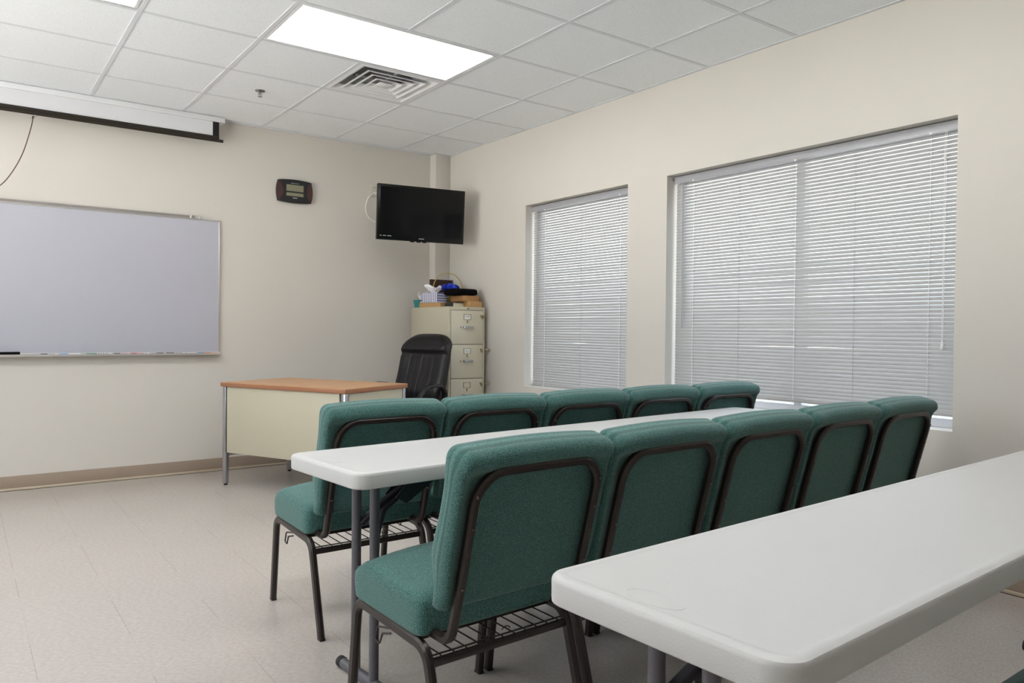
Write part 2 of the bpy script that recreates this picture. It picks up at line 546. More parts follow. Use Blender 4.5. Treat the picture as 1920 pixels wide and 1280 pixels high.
def lathe(bm, prof, seg=20, cx=0, cy=0, cz=0, mi=0):
    rings = []
    for r_, z in prof:
        rings.append([bm.verts.new((cx + r_*math.cos(2*PI*i/seg), cy + r_*math.sin(2*PI*i/seg), cz+z)) for i in range(seg)])
    for a, b in zip(rings, rings[1:]):
        for i in range(seg):
            f = bm.faces.new((a[i], a[(i+1) % seg], b[(i+1) % seg], b[i])); f.material_index = mi
    bm.faces.new(rings[0]).material_index = mi
    bm.faces.new(rings[-1]).material_index = mi

def prism(bm, outline, d0, d1, axis='z', mi=0):
    """extrude a 2D outline between d0 and d1 along an axis"""
    def P(a, b, d):
        return {'z': (a, b, d), 'y': (a, d, b), 'x': (d, a, b)}[axis]
    lo = [bm.verts.new(P(a, b, d0)) for a, b in outline]
    hi = [bm.verts.new(P(a, b, d1)) for a, b in outline]
    n = len(outline)
    for i in range(n):
        bm.faces.new((lo[i], lo[(i+1) % n], hi[(i+1) % n], hi[i])).material_index = mi
    bm.faces.new(lo).material_index = mi
    bm.faces.new(hi).material_index = mi

def smooth_pts(pts, k=6):
    P_ = [Vector(p) for p in pts]
    out = []
    for i in range(len(P_)-1):
        p0 = P_[max(i-1, 0)]; p1 = P_[i]; p2 = P_[i+1]; p3 = P_[min(i+2, len(P_)-1)]
        for q in range(k):
            t_ = q/k
            out.append(0.5*((2*p1) + (-p0+p2)*t_ + (2*p0-5*p1+4*p2-p3)*t_*t_ + (-p0+3*p1-3*p2+p3)*t_**3))
    out.append(P_[-1])
    return out

def sstep(a, b, x):
    t_ = max(0.0, min(1.0, (x-a)/(b-a)))
    return t_*t_*(3-2*t_)

def copy_tree(o, parent=None):
    c = o.copy()
    C.objects.link(c)
    if parent:
        c.parent = parent
        c.matrix_parent_inverse = o.matrix_parent_inverse.copy()
    for ch in list(o.children):
        copy_tree(ch, c)
    return c

def struct(o):
    o['kind'] = 'structure'
    return o

# ---------------------------------------------------------------- room shell
WT = 0.20
struct(box('floor', XL-WT, XR+WT, YF-WT, YB+WT, -0.12, 0.0, M['floor']))
struct(box('wall_back', XL-WT, XR+WT, YB, YB+WT, 0, ZC+0.25, M['wall']))
ADDED_LW = ((-4.30, -2.80), (-2.50, -1.00))           # unseen openings added in the left wall to let in fill daylight
bm = bmesh.new()
abox(bm, XL-WT, XL, YF-WT, YB, 0, 0.9)
abox(bm, XL-WT, XL, YF-WT, YB, 2.25, ZC+0.25)
for a, b in ((YF-WT, ADDED_LW[0][0]), (ADDED_LW[0][1], ADDED_LW[1][0]), (ADDED_LW[1][1], YB)):
    abox(bm, XL-WT, XL, a, b, 0.9, 2.25)
struct(finish('wall_left', bm, M['wall']))
struct(box('wall_rear', XL, XR+WT, YF-WT, YF, 0, ZC+0.25, M['wall']))
W1 = (-2.370, -1.215)
W2 = (-4.488, -2.725)
WB, WTP = 0.677, 2.130
bm = bmesh.new()
x0, x1 = XR, XR+WT
abox(bm, x0, x1, YF, YB, 0, WB)
abox(bm, x0, x1, YF, YB, WTP, ZC+0.25)
abox(bm, x0, x1, W1[1], YB, WB, WTP)
abox(bm, x0, x1, W2[1], W1[0], WB, WTP)
abox(bm, x0, x1, YF, W2[0], WB, WTP)
struct(finish('wall_right', bm, M['wall']))
struct(box('wall_pilaster', 2.178, XR, -0.049, YB, 0, ZC, M['wall'], bev=0.004))

# ceiling: tile field with openings for lights and vent, on a grid of T bars
LIGHTS = [(0, 3), (-3, 3), (-6, 3), (0, 7), (-3, 7), (-6, 7)]   # (column, row) of near-left cell, two cells wide
VENT = (1, 2)
taken = set()
for (i, j) in LIGHTS:
    taken.add((i, j)); taken.add((i+1, j))
taken.add(VENT)
bm = bmesh.new()
zt = ZC + 0.002
def cq(xa, xb, ya, yb):
    vs = [bm.verts.new(p) for p in ((xa, ya, zt), (xb, ya, zt), (xb, yb, zt), (xa, yb, zt))]
    bm.faces.new(vs)
    vs = [bm.verts.new(p) for p in ((xa, ya, zt+0.016), (xa, yb, zt+0.016), (xb, yb, zt+0.016), (xb, ya, zt+0.016))]
    bm.faces.new(vs)
for i in range(-7, 5):
    for j in range(-1, 14):
        if (i, j) in taken: continue
        xa, xb = max(i*T, XL), min((i+1)*T, XR)
        yb_, ya = min(-j*T, YB), max(-(j+1)*T, YF)
        if xb-xa < 0.01 or yb_-ya < 0.01: continue
        cq(xa, xb, ya, yb_)
me = bpy.data.meshes.new('ceiling'); bm.to_mesh(me); bm.free(); me.materials.append(M['tile'])
o = bpy.data.objects.new('ceiling', me); C.objects.link(o); struct(o)
struct(box('ceiling_slab', XL-WT, XR+WT, YF-WT, YB+WT, ZC+0.25, ZC+0.35, M['wall']))
bm = bmesh.new()
hw = 0.012
for i in range(-6, 4):                           # runs along Y, cut where a light spans them
    x = i*T
    cuts = sorted([(-(j+1)*T, -j*T) for (ii, j) in LIGHTS if ii+1 == i])
    y = YF
    for a, b in cuts:
        abox(bm, x-hw, x+hw, y, a+hw, ZC-0.0008, ZC+0.0022); y = b-hw
    abox(bm, x-hw, x+hw, y, YB, ZC-0.0008, ZC+0.0022)
for j in range(0, 14):
    y = -j*T
    for i in range(-7, 4):
        xa, xb = max(i*T+hw, XL), min((i+1)*T-hw, XR)
        abox(bm, xa, xb, y-hw, y+hw, ZC-0.0003, ZC+0.0022)
# wall angle
abox(bm, XL, 2.178, YB-0.022, YB, ZC-0.0015, ZC+0.0022)
abox(bm, XR-0.022, XR, YF, -0.049, ZC-0.0015, ZC+0.0022)
abox(bm, 2.156, XR, -0.071, -0.049, ZC-0.0015, ZC+0.0022)
abox(bm, XL, XL+0.022, YF, YB, ZC-0.0015, ZC+0.0022)
abox(bm, XL, XR, YF, YF+0.022, ZC-0.0015, ZC+0.0022)
struct(finish('ceiling_grid', bm, M['tbar']))

# baseboards: brown cove with a lighter toe and a dark joint
def baseboard(name, x0, x1, y0, y1, nx, ny):
    """strip standing against a wall; (nx,ny) points into the room"""
    g = struct(empty(name))
    def lay(nm, d, z0, z1, mt, bev=0):
        xa, xb, ya, yb = x0, x1, y0, y1
        if nx: xa, xb = (x0-d, x0) if nx < 0 else (x0, x0+d)
        if ny: ya, yb = (y0-d, y0) if ny < 0 else (y0, y0+d)
        box(nm, xa, xb, ya, yb, z0, z1, mt, g, bev=bev)
    lay('cove', 0.006, 0.016, 0.100, M['base'], 0.002)
    lay('toe', 0.014, 0.0015, 0.017, M['base_toe'], 0.003)
    lay('joint', 0.0165, 0.0, 0.0018, M['gap'])
baseboard('baseboard_back', XL, 2.178, YB, YB, 0, -1)
baseboard('baseboard_right', XR, XR, YF, -0.05, -1, 0)
baseboard('baseboard_left', XL, XL, YF, YB, 1, 0)
baseboard('baseboard_rear', XL, XR, YF, YF, 0, 1)

# windows
def window(n, ya, yb):
    g = struct(empty('window_%d' % n))
    bm = bmesh.new()
    xa, xb = XR+0.125, XR+0.18
    f = 0.045
    abox(bm, xa, xb, ya, yb, WB, WB+f, 0.004)
    abox(bm, xa, xb, ya, yb, WTP-f, WTP, 0.004)
    abox(bm, xa, xb, ya, ya+f, WB+f, WTP-f, 0.004)
    abox(bm, xa, xb, yb-f, yb, WB+f, WTP-f, 0.004)
    if yb-ya > 1.5:
        ym = (ya+yb)/2
        abox(bm, xa, xb, ym-0.025, ym+0.025, WB+f, WTP-f, 0.004)
    finish('window_frame', bm, M['vinyl_frame'], g, smooth=True)
    box('pane', XR+0.15, XR+0.154, ya+f, yb-f, WB+f, WTP-f, M['glass'], g)
window(1, *W1)
window(2, *W2)
def added_window(n, ya, yb):  # window added out of view so daylight lifts the ceiling
    g = struct(empty('window_%d' % n))  # added fill window, numbered on from the real ones
    bm = bmesh.new()
    xa, xb, f = XL-0.16, XL-0.11, 0.045
    abox(bm, xa, xb, ya, yb, 0.9, 0.9+f)
    abox(bm, xa, xb, ya, yb, 2.25-f, 2.25)
    for y in (ya, (ya+yb)/2-f/2, yb-f):
        abox(bm, xa, xb, y, y+f, 0.9+f, 2.25-f)
    finish('window_frame', bm, M['vinyl_frame'], g)
    box('pane', XL-0.14, XL-0.136, ya+f, yb-f, 0.9+f, 2.25-f, M['glass'], g)
added_window(3, *ADDED_LW[0])
added_window(4, *ADDED_LW[1])
struct(box('ground', XR+0.6, XR+30, -25, 20, -0.6, -0.5, M['grass']))

# ---------------------------------------------------------------- blinds
def blind(ya, yb, zbot, ladders, lifts, wand_y, cord_y, label):
    xb = XR + 0.080
    g = empty('window_blind', (xb, (ya+yb)/2, WTP))
    tag(g, label, 'blind', 'white horizontal blinds in the two windows')
    cy = (ya+yb)/2
    Y = lambda y: y-cy
    Z = lambda z: z-WTP
    bm = bmesh.new()
    abox(bm, -0.020, 0.014, Y(ya)+0.004, Y(yb)-0.004, -0.043, -0.004, 0.003)
    abox(bm, -0.024, -0.018, Y(ya)+0.002, Y(yb)-0.002, -0.050, -0.006, 0.002)
    finish('head_rail', bm, M['headrail'], g, smooth=True)
    pitch = 0.0197
    top = -0.060
    bot = Z(zbot) + 0.022
    n = int(round((top-bot)/pitch))
    pitch = (top-bot)/n
    bm = bmesh.new()
    W_, tilt, K = 0.0243, R(61), 8
    rad_ = 0.021
    half = W_/2/rad_
    rng = random.Random(int(ya*100))
    for i in range(n+1):
        zc = top - i*pitch
        dt = rng.uniform(-0.02, 0.02)
        sec = []
        for k in range(K+1):
            a = -half + 2*half*k/K
            u = rad_*math.sin(a)                  # along chord, + is upwards and towards the glass
            h = rad_*(math.cos(a)-math.cos(half)) # crown, towards the room
            ct, st = math.cos(tilt+dt), math.sin(tilt+dt)
            sec.append((u*ct - h*st, u*st + h*ct))
        sag = rng.uniform(-0.0006, 0.0006)
        ends = []
        for yy, dz in ((Y(ya)+0.010, 0), (0.0, sag), (Y(yb)-0.010, 0)):
            ends.append([bm.verts.new((x, yy, zc+z+dz)) for x, z in sec])
        for e0, e1 in zip(ends, ends[1:]):
            for k in range(K):
                bm.faces.new((e0[k], e0[k+1], e1[k+1], e1[k]))
    me = bpy.data.meshes.new('slats'); bm.to_mesh(me); bm.free(); me.materials.append(M['slat'])
    for p in me.polygons: p.use_smooth = True
    so = bpy.data.objects.new('slats', me); C.objects.link(so); so.parent = g
    box('bottom_rail', -0.013, 0.013, Y(ya)+0.008, Y(yb)-0.008, Z(zbot), Z(zbot)+0.014, M['slat'], g, bev=0.003)
    for y in ladders:
        bm = bmesh.new()
        for i in range(n+1):
            z0 = top - i*pitch
            sweep(bm, [(-0.0120, Y(y)+0.001, z0-0.002), (-0.0098, Y(y)-0.001, z0-pitch+0.005)], circ(0.0012, 6))
            sweep(bm, [(-0.0098, Y(y)-0.001, z0-pitch+0.005), (-0.0120, Y(y)+0.001, z0-pitch-0.002)], circ(0.0019, 6))
        abox(bm, -0.022, -0.006, Y(y)-0.010, Y(y)+0.010, Z(zbot)-0.002, Z(zbot)+0.004)
        abox(bm, -0.026, -0.018, Y(y)-0.008, Y(y)+0.004, -0.052, -0.044)
        finish('ladder_cord', bm, M['cord'], g, smooth=True)
    for y in lifts:
        bm = bmesh.new()
        sweep(bm, [(-0.0125, Y(y), -0.05), (-0.0125, Y(y), Z(zbot)+0.01)], circ(0.0009, 6))
        finish('lift_cord', bm, M['cord_grey'], g, smooth=True)
    if wand_y is not None:
        bm = bmesh.new()
        sweep(bm, [(-0.024, Y(wand_y), -0.048), (-0.032, Y(wand_y)-0.012, -0.056), (-0.030, Y(wand_y), -0.066)], circ(0.0016, 6))
        sweep(bm, [(-0.030, Y(wand_y), -0.064), (-0.026, Y(wand_y)+0.002, -0.98)], circ(0.0042, 8))
        finish('tilt_wand', bm, M['headrail'], g, smooth=True)
    if cord_y is not None:
        bm = bmesh.new()
        for d in (-0.004, 0.004):
            sweep(bm, [(-0.022, Y(cord_y)+d, -0.045), (-0.026, Y(cord_y)+d*0.5, Z(1.10))], circ(0.0011, 6))
        lathe(bm, [(0.003, 0), (0.007, 0.006), (0.008, 0.02), (0.003, 0.034)], 10, -0.026, Y(cord_y), Z(1.94))
        lathe(bm, [(0.008, 0), (0.009, 0.008), (0.005, 0.03), (0.002, 0.045)], 10, -0.026, Y(cord_y), Z(1.055))
        finish('pull_cord', bm, M['cord'], g, smooth=True)
blind(W1[0], W1[1]-0.006, 0.684, (-1.385, -2.232), (-1.819,), -1.300, None, 'white horizontal blind closed over the narrower window near the filing cabinet')
blind(W2[0], W2[1]-0.008, 0.738, (-2.890, -3.615, -4.340), (-3.24, -3.963), -2.815, -4.412, 'white horizontal blind closed over the wider window, behind the rows of green chairs')

# ---------------------------------------------------------------- ceiling fixtures
def troffer(i, j, label):
    cx, cy = (i+1)*T, -(j+0.5)*T
    g = empty('ceiling_light', (cx, cy, ZC))
    tag(g, label, 'ceiling light', 'two by four foot ceiling lights')
    bm = bmesh.new()
    X, Yh = T-0.014, T/2-0.014
    b = 0.020
    for a in ((-X, X, -Yh, -Yh+b), (-X, X, Yh-b, Yh), (-X, -X+b, -Yh+b, Yh-b), (X-b, X, -Yh+b, Yh-b)):
        abox(bm, a[0], a[1], a[2], a[3], 0.0, 0.010, 0.002)
    finish('frame', bm, M['white_metal'], g, smooth=True)
    bm = bmesh.new()
    abox(bm, -X+b, X-b, -Yh+b, Yh-b, 0.006, 0.009)
    finish('lens', bm, M['lens'], g)
    bm = bmesh.new()
    abox(bm, -X, X, -Yh, Yh, 0.012, 0.11)
    finish('housing', bm, M['white_metal'], g)
for k, (i, j) in enumerate(LIGHTS):
    lab = {(0, 3): 'lit ceiling light panel beside the air vent',
           (-3, 3): 'lit ceiling light panel at the top left, above the projection screen'}.get((i, j),
           'lit ceiling light panel further back in the room')
    troffer(i, j, lab)

def vent():
    i, j = VENT
    cx, cy = (i+0.5)*T, -(j+0.5)*T
    g = empty('ceiling_vent', (cx, cy, ZC))
    tag(g, 'white square ceiling air vent with stepped louvres beside the light panel', 'vent')
    def ring(bm, o0, z0, o1, z1, th=0.0):
        a = [bm.verts.new((sx_*o0, sy_*o0, z0)) for sx_, sy_ in ((-1, -1), (1, -1), (1, 1), (-1, 1))]
        b = [bm.verts.new((sx_*o1, sy_*o1, z1)) for sx_, sy_ in ((-1, -1), (1, -1), (1, 1), (-1, 1))]
        for k in range(4):
            bm.faces.new((a[k], a[(k+1) % 4], b[(k+1) % 4], b[k]))
    H = T/2-0.013
    bm = bmesh.new()
    ring(bm, H, 0.0, H, 0.012)
    ring(bm, H, 0.0, 0.266, -0.002)
    ring(bm, 0.266, -0.002, 0.222, 0.026)
    ring(bm, 0.222, 0.026, 0.222, 0.10)
    finish('frame', bm, M['white_metal'], g)
    for o_ in (0.212, 0.158, 0.104):
        bm = bmesh.new()
        ring(bm, o_, -0.003, o_-0.012, -0.003)
        ring(bm, o_-0.012, -0.003, o_-0.047, 0.021)
        ring(bm, o_-0.047, 0.021, o_-0.046, 0.023)
        ring(bm, o_-0.046, 0.023, o_-0.010, -0.001)
        ring(bm, o_-0.010, -0.001, o_, -0.001)
        ring(bm, o_, -0.001, o_, -0.003)
        finish('louvre', bm, M['white_metal'], g)
    box('centre_plate', -0.050, 0.050, -0.050, 0.050, -0.003, 0.001, M['white_metal'], g, bev=0.002)
    bm = bmesh.new()
    sweep(bm, [(-0.2, 0.0, 0.028), (0.2, 0.0, 0.028)], octo(0.004, 0.014, 0.001), upv=Vector((0, 1, 0)))
    sweep(bm, [(0.0, -0.2, 0.028), (0.0, 0.2, 0.028)], octo(0.004, 0.014, 0.001))
    finish('cross_bar', bm, M['white_metal'], g)
    bm = bmesh.new()
    abox(bm, -0.206, 0.206, -0.206, 0.206, 0.10, 0.104)
    finish('duct', bm, M['vent_dark'], g)
vent()

g = empty('fire_sprinkler', (0.302, -0.895, ZC))
tag(g, 'small chrome fire sprinkler head in a ceiling tile', 'sprinkler')
bm = bmesh.new(); lathe(bm, [(0.034, 0.004), (0.034, 0.001), (0.028, -0.004), (0.014, -0.006), (0.0, -0.006)][:4], 24)
finish('escutcheon', bm, M['sprinkler'], g, smooth=True)
bm = bmesh.new()
lathe(bm, [(0.009, -0.002), (0.009, -0.014), (0.005, -0.016), (0.005, -0.028)], 12)
for s in (-1, 1):
    sweep(bm, [(0.009*s, 0, -0.012), (0.013*s, 0, -0.024), (0.004*s, 0, -0.036)], circ(0.002, 6), upv=Vector((0, 1, 0)))
lathe(bm, [(0.003, -0.034), (0.015, -0.037), (0.015, -0.039), (0.003, -0.040)], 16)
finish('nozzle', bm, M['sprinkler'], g, smooth=True)

# ---------------------------------------------------------------- projection screen
g = empty('projection_screen', (-1.40, -0.06, ZC))
tag(g, 'rolled up projection screen with black border and dark bottom bar, above the whiteboard', 'projection screen')
SX0, SX1 = -3.00, 0.257
ox, oy = -1.40, -0.06
box('case', SX0-0.06-ox, 0.300-ox, -0.006, 0.112, -0.040, -0.0015, M['white_metal'], g, bev=0.003)
box('fabric', SX0+0.046-ox, 0.211-ox, 0.0015, 0.003, -0.150, -0.041, M['screen_white'], g)
box('black_border', 0.211-ox, 0.257-ox, 0.0005, 0.0035, -0.165, -0.041, M['screen_black'], g)
box('black_border', SX0-ox, SX0+0.046-ox, 0.0005, 0.0035, -0.165, -0.041, M['screen_black'], g)
bm = bmesh.new()
abox(bm, SX0-ox, 0.257-ox, -0.009, 0.012, -0.174, -0.148, 0.004)
sweep(bm, [(SX0-0.03-ox, 0.001, -0.181), (0.286-ox, 0.001, -0.181)], circ(0.012, 12), upv=Vector((0, 1, 0)))
finish('bottom_bar', bm, M['bar_brown'], g, smooth=True)
pts = [(0.014*math.cos(a), 0, 0.010*math.sin(a)) for a in [2*PI*k/14 for k in range(14)]]
tube('pull_ring', [(-0.946-ox+p[0], 0.0, -0.196+p[2]) for p in pts], circ(0.0018, 6), M['chrome'], g, upv=Vector((0, 1, 0)), closed=True)
cp = [(-0.952, 2.535), (-0.962, 2.46), (-1.012, 2.271), (-1.088, 2.11), (-1.165, 2.02), (-1.30, 1.93), (-1.48, 1.88), (-1.68, 1.95), (-1.84, 2.14), (-1.92, 2.35), (-1.95, 2.552)]
PULL = [(x-ox, 0.0, z-ZC) for x, z in cp]
bm = bmesh.new()
cp = smooth_pts(PULL, 5)
sweep(bm, cp, circ(0.0032, 8), upv=Vector((0, 1, 0)))
sweep(bm, [cp[0], cp[2]], circ(0.006, 8), upv=Vector((0, 1, 0)))
finish('pull_cord', bm, M['pull_brown'], g, smooth=True)

# ---------------------------------------------------------------- whiteboard and tray things
WX0, WX1, WZ0, WZ1 = -2.14, 0.294, 0.925, 1.958
g = empty('whiteboard', (-0.92, YB, WZ0))
tag(g, 'long magnetic whiteboard with aluminium frame and pen tray on the beige back wall', 'whiteboard')
ox, oz = -0.92, WZ0
box('panel', WX0+0.006-ox, WX1-0.006-ox, -0.014, -0.002, 0.006, WZ1-WZ0-0.006, M['wb'], g)
bm = bmesh.new()
f = 0.011
abox(bm, WX0-ox, WX1-ox, -0.018, 0, WZ1-WZ0-f, WZ1-WZ0, 0.002)
abox(bm, WX0-ox, WX1-ox, -0.018, 0, 0, f, 0.002)
abox(bm, WX0-ox, WX0+f-ox, -0.018, 0, f, WZ1-WZ0-f, 0.002)
abox(bm, WX1-f-ox, WX1-ox, -0.018, 0, f, WZ1-WZ0-f, 0.002)
finish('frame', bm, M['wb_frame'], g, smooth=True)
bm = bmesh.new()
abox(bm, WX0+0.02-ox, 0.110-ox, -0.026, -0.006, WZ1-WZ0-0.004, WZ1-WZ0+0.022, 0.003)
finish('map_rail', bm, M['wb_frame'], g, smooth=True)
box('cork_strip', WX0+0.02-ox, 0.106-ox, -0.028, -0.024, WZ1-WZ0+0.002, WZ1-WZ0+0.018, M['wb_rail'], g)
bm = bmesh.new()
abox(bm, 0.055-ox, 0.140-ox, -0.022, -0.006, WZ1-WZ0+0.001, WZ1-WZ0+0.014, 0.002)
abox(bm, 0.066-ox, 0.082-ox, -0.034, -0.006, WZ1-WZ0-0.006, WZ1-WZ0+0.024, 0.002)
abox(bm, 0.130-ox, 0.146-ox, -0.030, -0.006, WZ1-WZ0-0.006, WZ1-WZ0+0.016, 0.003)
finish('rail_clip', bm, M['wb_frame'], g, smooth=True)
bm = bmesh.new()
prism(bm, [(-0.075, -0.010), (-0.070, -0.012), (-0.004, -0.006), (-0.004, -0.002), (-0.066, -0.006), (-0.072, 0.004), (-0.076, 0.004)], WX0-0.01-ox, WX1+0.006-ox, axis='x')
finish('pen_tray', bm, M['wb_frame'], g)
TRAYZ = WZ0 - 0.0045

def marker(px0, px1, cap, body, capside, label, yoff):
    """px -> x on the tray; capside -1 left, 1 right"""
    X = lambda p: -1.132 + (0.294+1.132)*(p/411.0) * (1.0 + 0.16*(p/411.0-1))   # perspective along the wall
    xa, xb = X(px0), X(px1)
    r_ = 0.0062
    g_ = empty('whiteboard_marker', ((xa+xb)/2, yoff, TRAYZ + r_ + 0.0008 - 0.0008*0))
    tag(g_, label, 'marker', 'dry erase markers lying on the whiteboard tray')
    L = (xb-xa)/2
    cl = 0.42*2*L
    bm = bmesh.new()
    if capside < 0: a, b = -L+cl, L
    else: a, b = -L, L-cl
    sweep(bm, [(a, 0, 0), (b, 0, 0)], circ(r_*0.92, 12), upv=Vector((0, 1, 0)))
    finish('barrel', bm, M['m_body'], g_, smooth=True)
    bm = bmesh.new()
    if capside < 0: a, b = -L, -L+cl
    else: a, b = L-cl, L
    sweep(bm, [(a, 0, 0), (b, 0, 0)], circ(r_, 12), upv=Vector((0, 1, 0)))
    finish('cap', bm, M[cap], g_, smooth=True)
    if body:
        bm = bmesh.new()
        mid = (L*0.30) * (1 if capside < 0 else -1)
        for k in range(5):
            w_ = L*0.10
            xx = mid - L*0.34 + k*L*0.17
            sweep(bm, [(xx, 0, 0), (xx+w_*0.8, 0, 0)], circ(r_*0.96, 12), upv=Vector((0, 1, 0)))
        finish('print', bm, M[body], g_, smooth=True)
YT = YB - 0.052
marker(76, 107, 'm_navy', 'm_navy', -1, 'dark navy capped marker, leftmost marker on the whiteboard tray', YT)
marker(111, 150, 'm_lblue', None, -1, 'light blue capped marker on the tray, left of the green capped one', YT)
marker(161, 208, 'm_green', 'm_black', -1, 'green capped marker lying on the whiteboard tray', YT)
marker(212, 241, 'm_black', 'm_red', -1, 'black capped marker with red print, right of the green capped one', YT)
marker(244, 270, 'm_red', 'm_red', -1, 'red capped marker lying on the whiteboard tray', YT)
marker(273, 304, 'm_black', 'm_navy', 1, 'white marker with its black cap to the right, right of the red one', YT)
marker(309, 344, 'm_black', 'm_black', -1, 'black capped marker with dark print, left of the blue and orange ones', YT)
marker(348, 379, 'm_blue', None, 1, 'blue capped marker whose cap touches the orange capped one', YT)
marker(380, 408, 'm_orange', 'm_orange', -1, 'orange capped marker, rightmost on the whiteboard tray', YT)
eo = box('whiteboard_eraser', -0.075, 0.078, -0.025, 0.025, 0.0, 0.024, M['black_felt'], None, bev=0.003)
eo.location = (-1.10, YB-0.043, TRAYZ+0.001)
eo.location.z += 0.0005
tag(eo, 'black felt eraser at the left end of the whiteboard tray', 'eraser')

# ---------------------------------------------------------------- wall clock
g = empty('wall_clock', (0.887, YB, 2.252))
tag(g, 'black digital wall clock with barrel outline and reddish wood ends', 'clock')
def barrel(wd, ht, bx, bz, n=12):
    """outline with bulging sides"""
    pts = []
    for k in range(n+1):
        s = -1+2*k/n; pts.append((s*wd, ht + bz*(1-s*s)))
    for k in range(1, n+1):
        s = 1-2*k/n; pts.append((wd + bx*(1-s*s), s*ht))
    for k in range(1, n+1):
        s = 1-2*k/n; pts.append((s*wd, -ht - bz*(1-s*s)))
    for k in range(1, n):
        s = -1+2*k/n; pts.append((-wd - bx*(1-s*s), s*ht))
    return pts
bm = bmesh.new()
prism(bm, barrel(0.138, 0.086, 0.014, 0.010), -0.030, -0.001, axis='y')
bmesh.ops.bevel(bm, geom=[e for e in bm.edges if abs(e.verts[0].co.y+0.030) < 1e-5 and abs(e.verts[1].co.y+0.030) < 1e-5], offset=0.004, segments=2, affect='EDGES')
finish('case', bm, M['clock_black'], g, smooth=True)
for s in (-1, 1):
    bm = bmesh.new()
    pts = []
    n = 12
    for k in range(n+1):
        q = -1+2*k/n; pts.append((s*(0.137 + 0.013*(1-q*q)), q*0.085))
    for k in range(1, n):
        q = 1-2*k/n; pts.append((s*(0.137 - 0.040*(1-q*q)), q*0.085))
    prism(bm, pts, -0.0335, -0.0295, axis='y')
    finish('wood_trim', bm, M['clock_wood'], g)
box('display', -0.072, 0.072, -0.0325, -0.0298, 0.000, 0.052, M['lcd'], g)
box('display', -0.072, 0.072, -0.0325, -0.0298, -0.040, -0.014, M['lcd'], g)
bm = bmesh.new()
for k in range(6): abox(bm, -0.018+k*0.0062, -0.0135+k*0.0062, -0.0318, -0.0298, -0.058, -0.052)
finish('lettering', bm, M['white_print'], g)
bm = bmesh.new()
for k in range(12): abox(bm, -0.033+k*0.0056, -0.030+k*0.0056, -0.0316, -0.0298, 0.064, 0.0665)
finish('lettering', bm, M['white_print'], g)

# ---------------------------------------------------------------- television, mount, outlet, cable
TVC = Vector((1.774, -0.513, 2.084))
g = empty('television', TVC, math.atan2(-0.128, 0.753))
tag(g, 'black flat television on a swing arm mount high in the room corner', 'television')
hold = g
TW, TH = 0.764/2, 0.452/2
tl = R(4.0)
def tilt(ob):
    ob.rotation_euler = (-tl*-1, 0, 0)
    return ob
bm = bmesh.new()
abox(bm, -TW, TW, -0.012, 0.030, -TH, TH, 0.004)
abox(bm, -TW*0.72, TW*0.72, 0.028, 0.060, -TH*0.7, TH*0.6, 0.010)
tilt(finish('casing', bm, M['tv_bezel'], g, smooth=True))
bm = bmesh.new(); abox(bm, -TW+0.022, TW-0.022, -0.0135, -0.0115, -TH+0.045, TH-0.022)
tilt(finish('screen', bm, M['tv_screen'], g))
bm = bmesh.new()
for k in range(11):
    if k in (2, 6): continue
    abox(bm, -TW+0.024+k*0.009, -TW+0.030+k*0.009, -0.0142, -0.0118, -TH+0.030, -TH+0.036)
tilt(finish('printed_text', bm, M['tv_mark'], g))
bm = bmesh.new()
for k in range(5): abox(bm, -0.022+k*0.0095, -0.0155+k*0.0095, -0.0142, -0.0118, -TH+0.020, -TH+0.026)
tilt(finish('logo', bm, M['tv_mark'], g))
bm = bmesh.new()
for xx in (-0.075, -0.02, 0.03): abox(bm, xx-0.018, xx+0.018, -0.010, 0.012, -TH-0.008, -TH+0.004, 0.003)
tilt(finish('button_strip', bm, M['tv_bezel'], g, smooth=True))
g = empty('tv_mount', (2.05, -0.06, 2.084))
tag(g, 'black swing arm bracket behind the television, fixed to the corner column', 'tv mount')
box('wall_plate', 0.160, 0.250, -0.018+0.008, 0.010, -0.11, 0.11, M['black_plastic'], g, bev=0.002)
tube('arm', fillet([(0.205, -0.010, 0), (0.12, -0.20, 0), (-0.11, -0.30, 0), (-0.20, -0.385, 0.0)], 0.02, 3), octo(0.03, 0.022, 0.004), M['black_plastic'], g, upv=Vector((0, 0, 1)))

g = empty('power_outlet', (1.600, YB, 2.345))
tag(g, 'ivory double wall outlet partly behind the television', 'outlet')
box('cover_plate', -0.036, 0.055, -0.006, 0.0, -0.060, 0.060, M['outlet'], g, bev=0.003)
for zz in (0.026, -0.026):
    bm = bmesh.new()
    abox(bm, 0.004, 0.007, -0.0072, -0.005, zz-0.006, zz+0.008)
    abox(bm, 0.017, 0.020, -0.0072, -0.005, zz-0.006, zz+0.008)
    finish('socket_slot', bm, M['slot'], g)
pts = [(1.618, 0.046, 2.320), (1.60, 0.034, 2.318), (1.545, 0.03, 2.270), (1.522, 0.03, 2.200), (1.528, 0.03, 2.140), (1.560, 0.026, 2.092), (1.63, 0.0, 2.062), (1.70, -0.20, 2.060), (1.72, -0.42, 2.075)]
bm = bmesh.new(); sweep(bm, smooth_pts(pts), circ(0.0048, 8), upv=Vector((0, 1, 0.1)))
abox(bm, 1.604, 1.632, 0.030, 0.051, 2.306, 2.332, 0.004)
o = finish('power_cable', bm, M['white_cable'], None, smooth=True)
tag(o, 'white cable looping from the wall outlet to the television', 'cable')

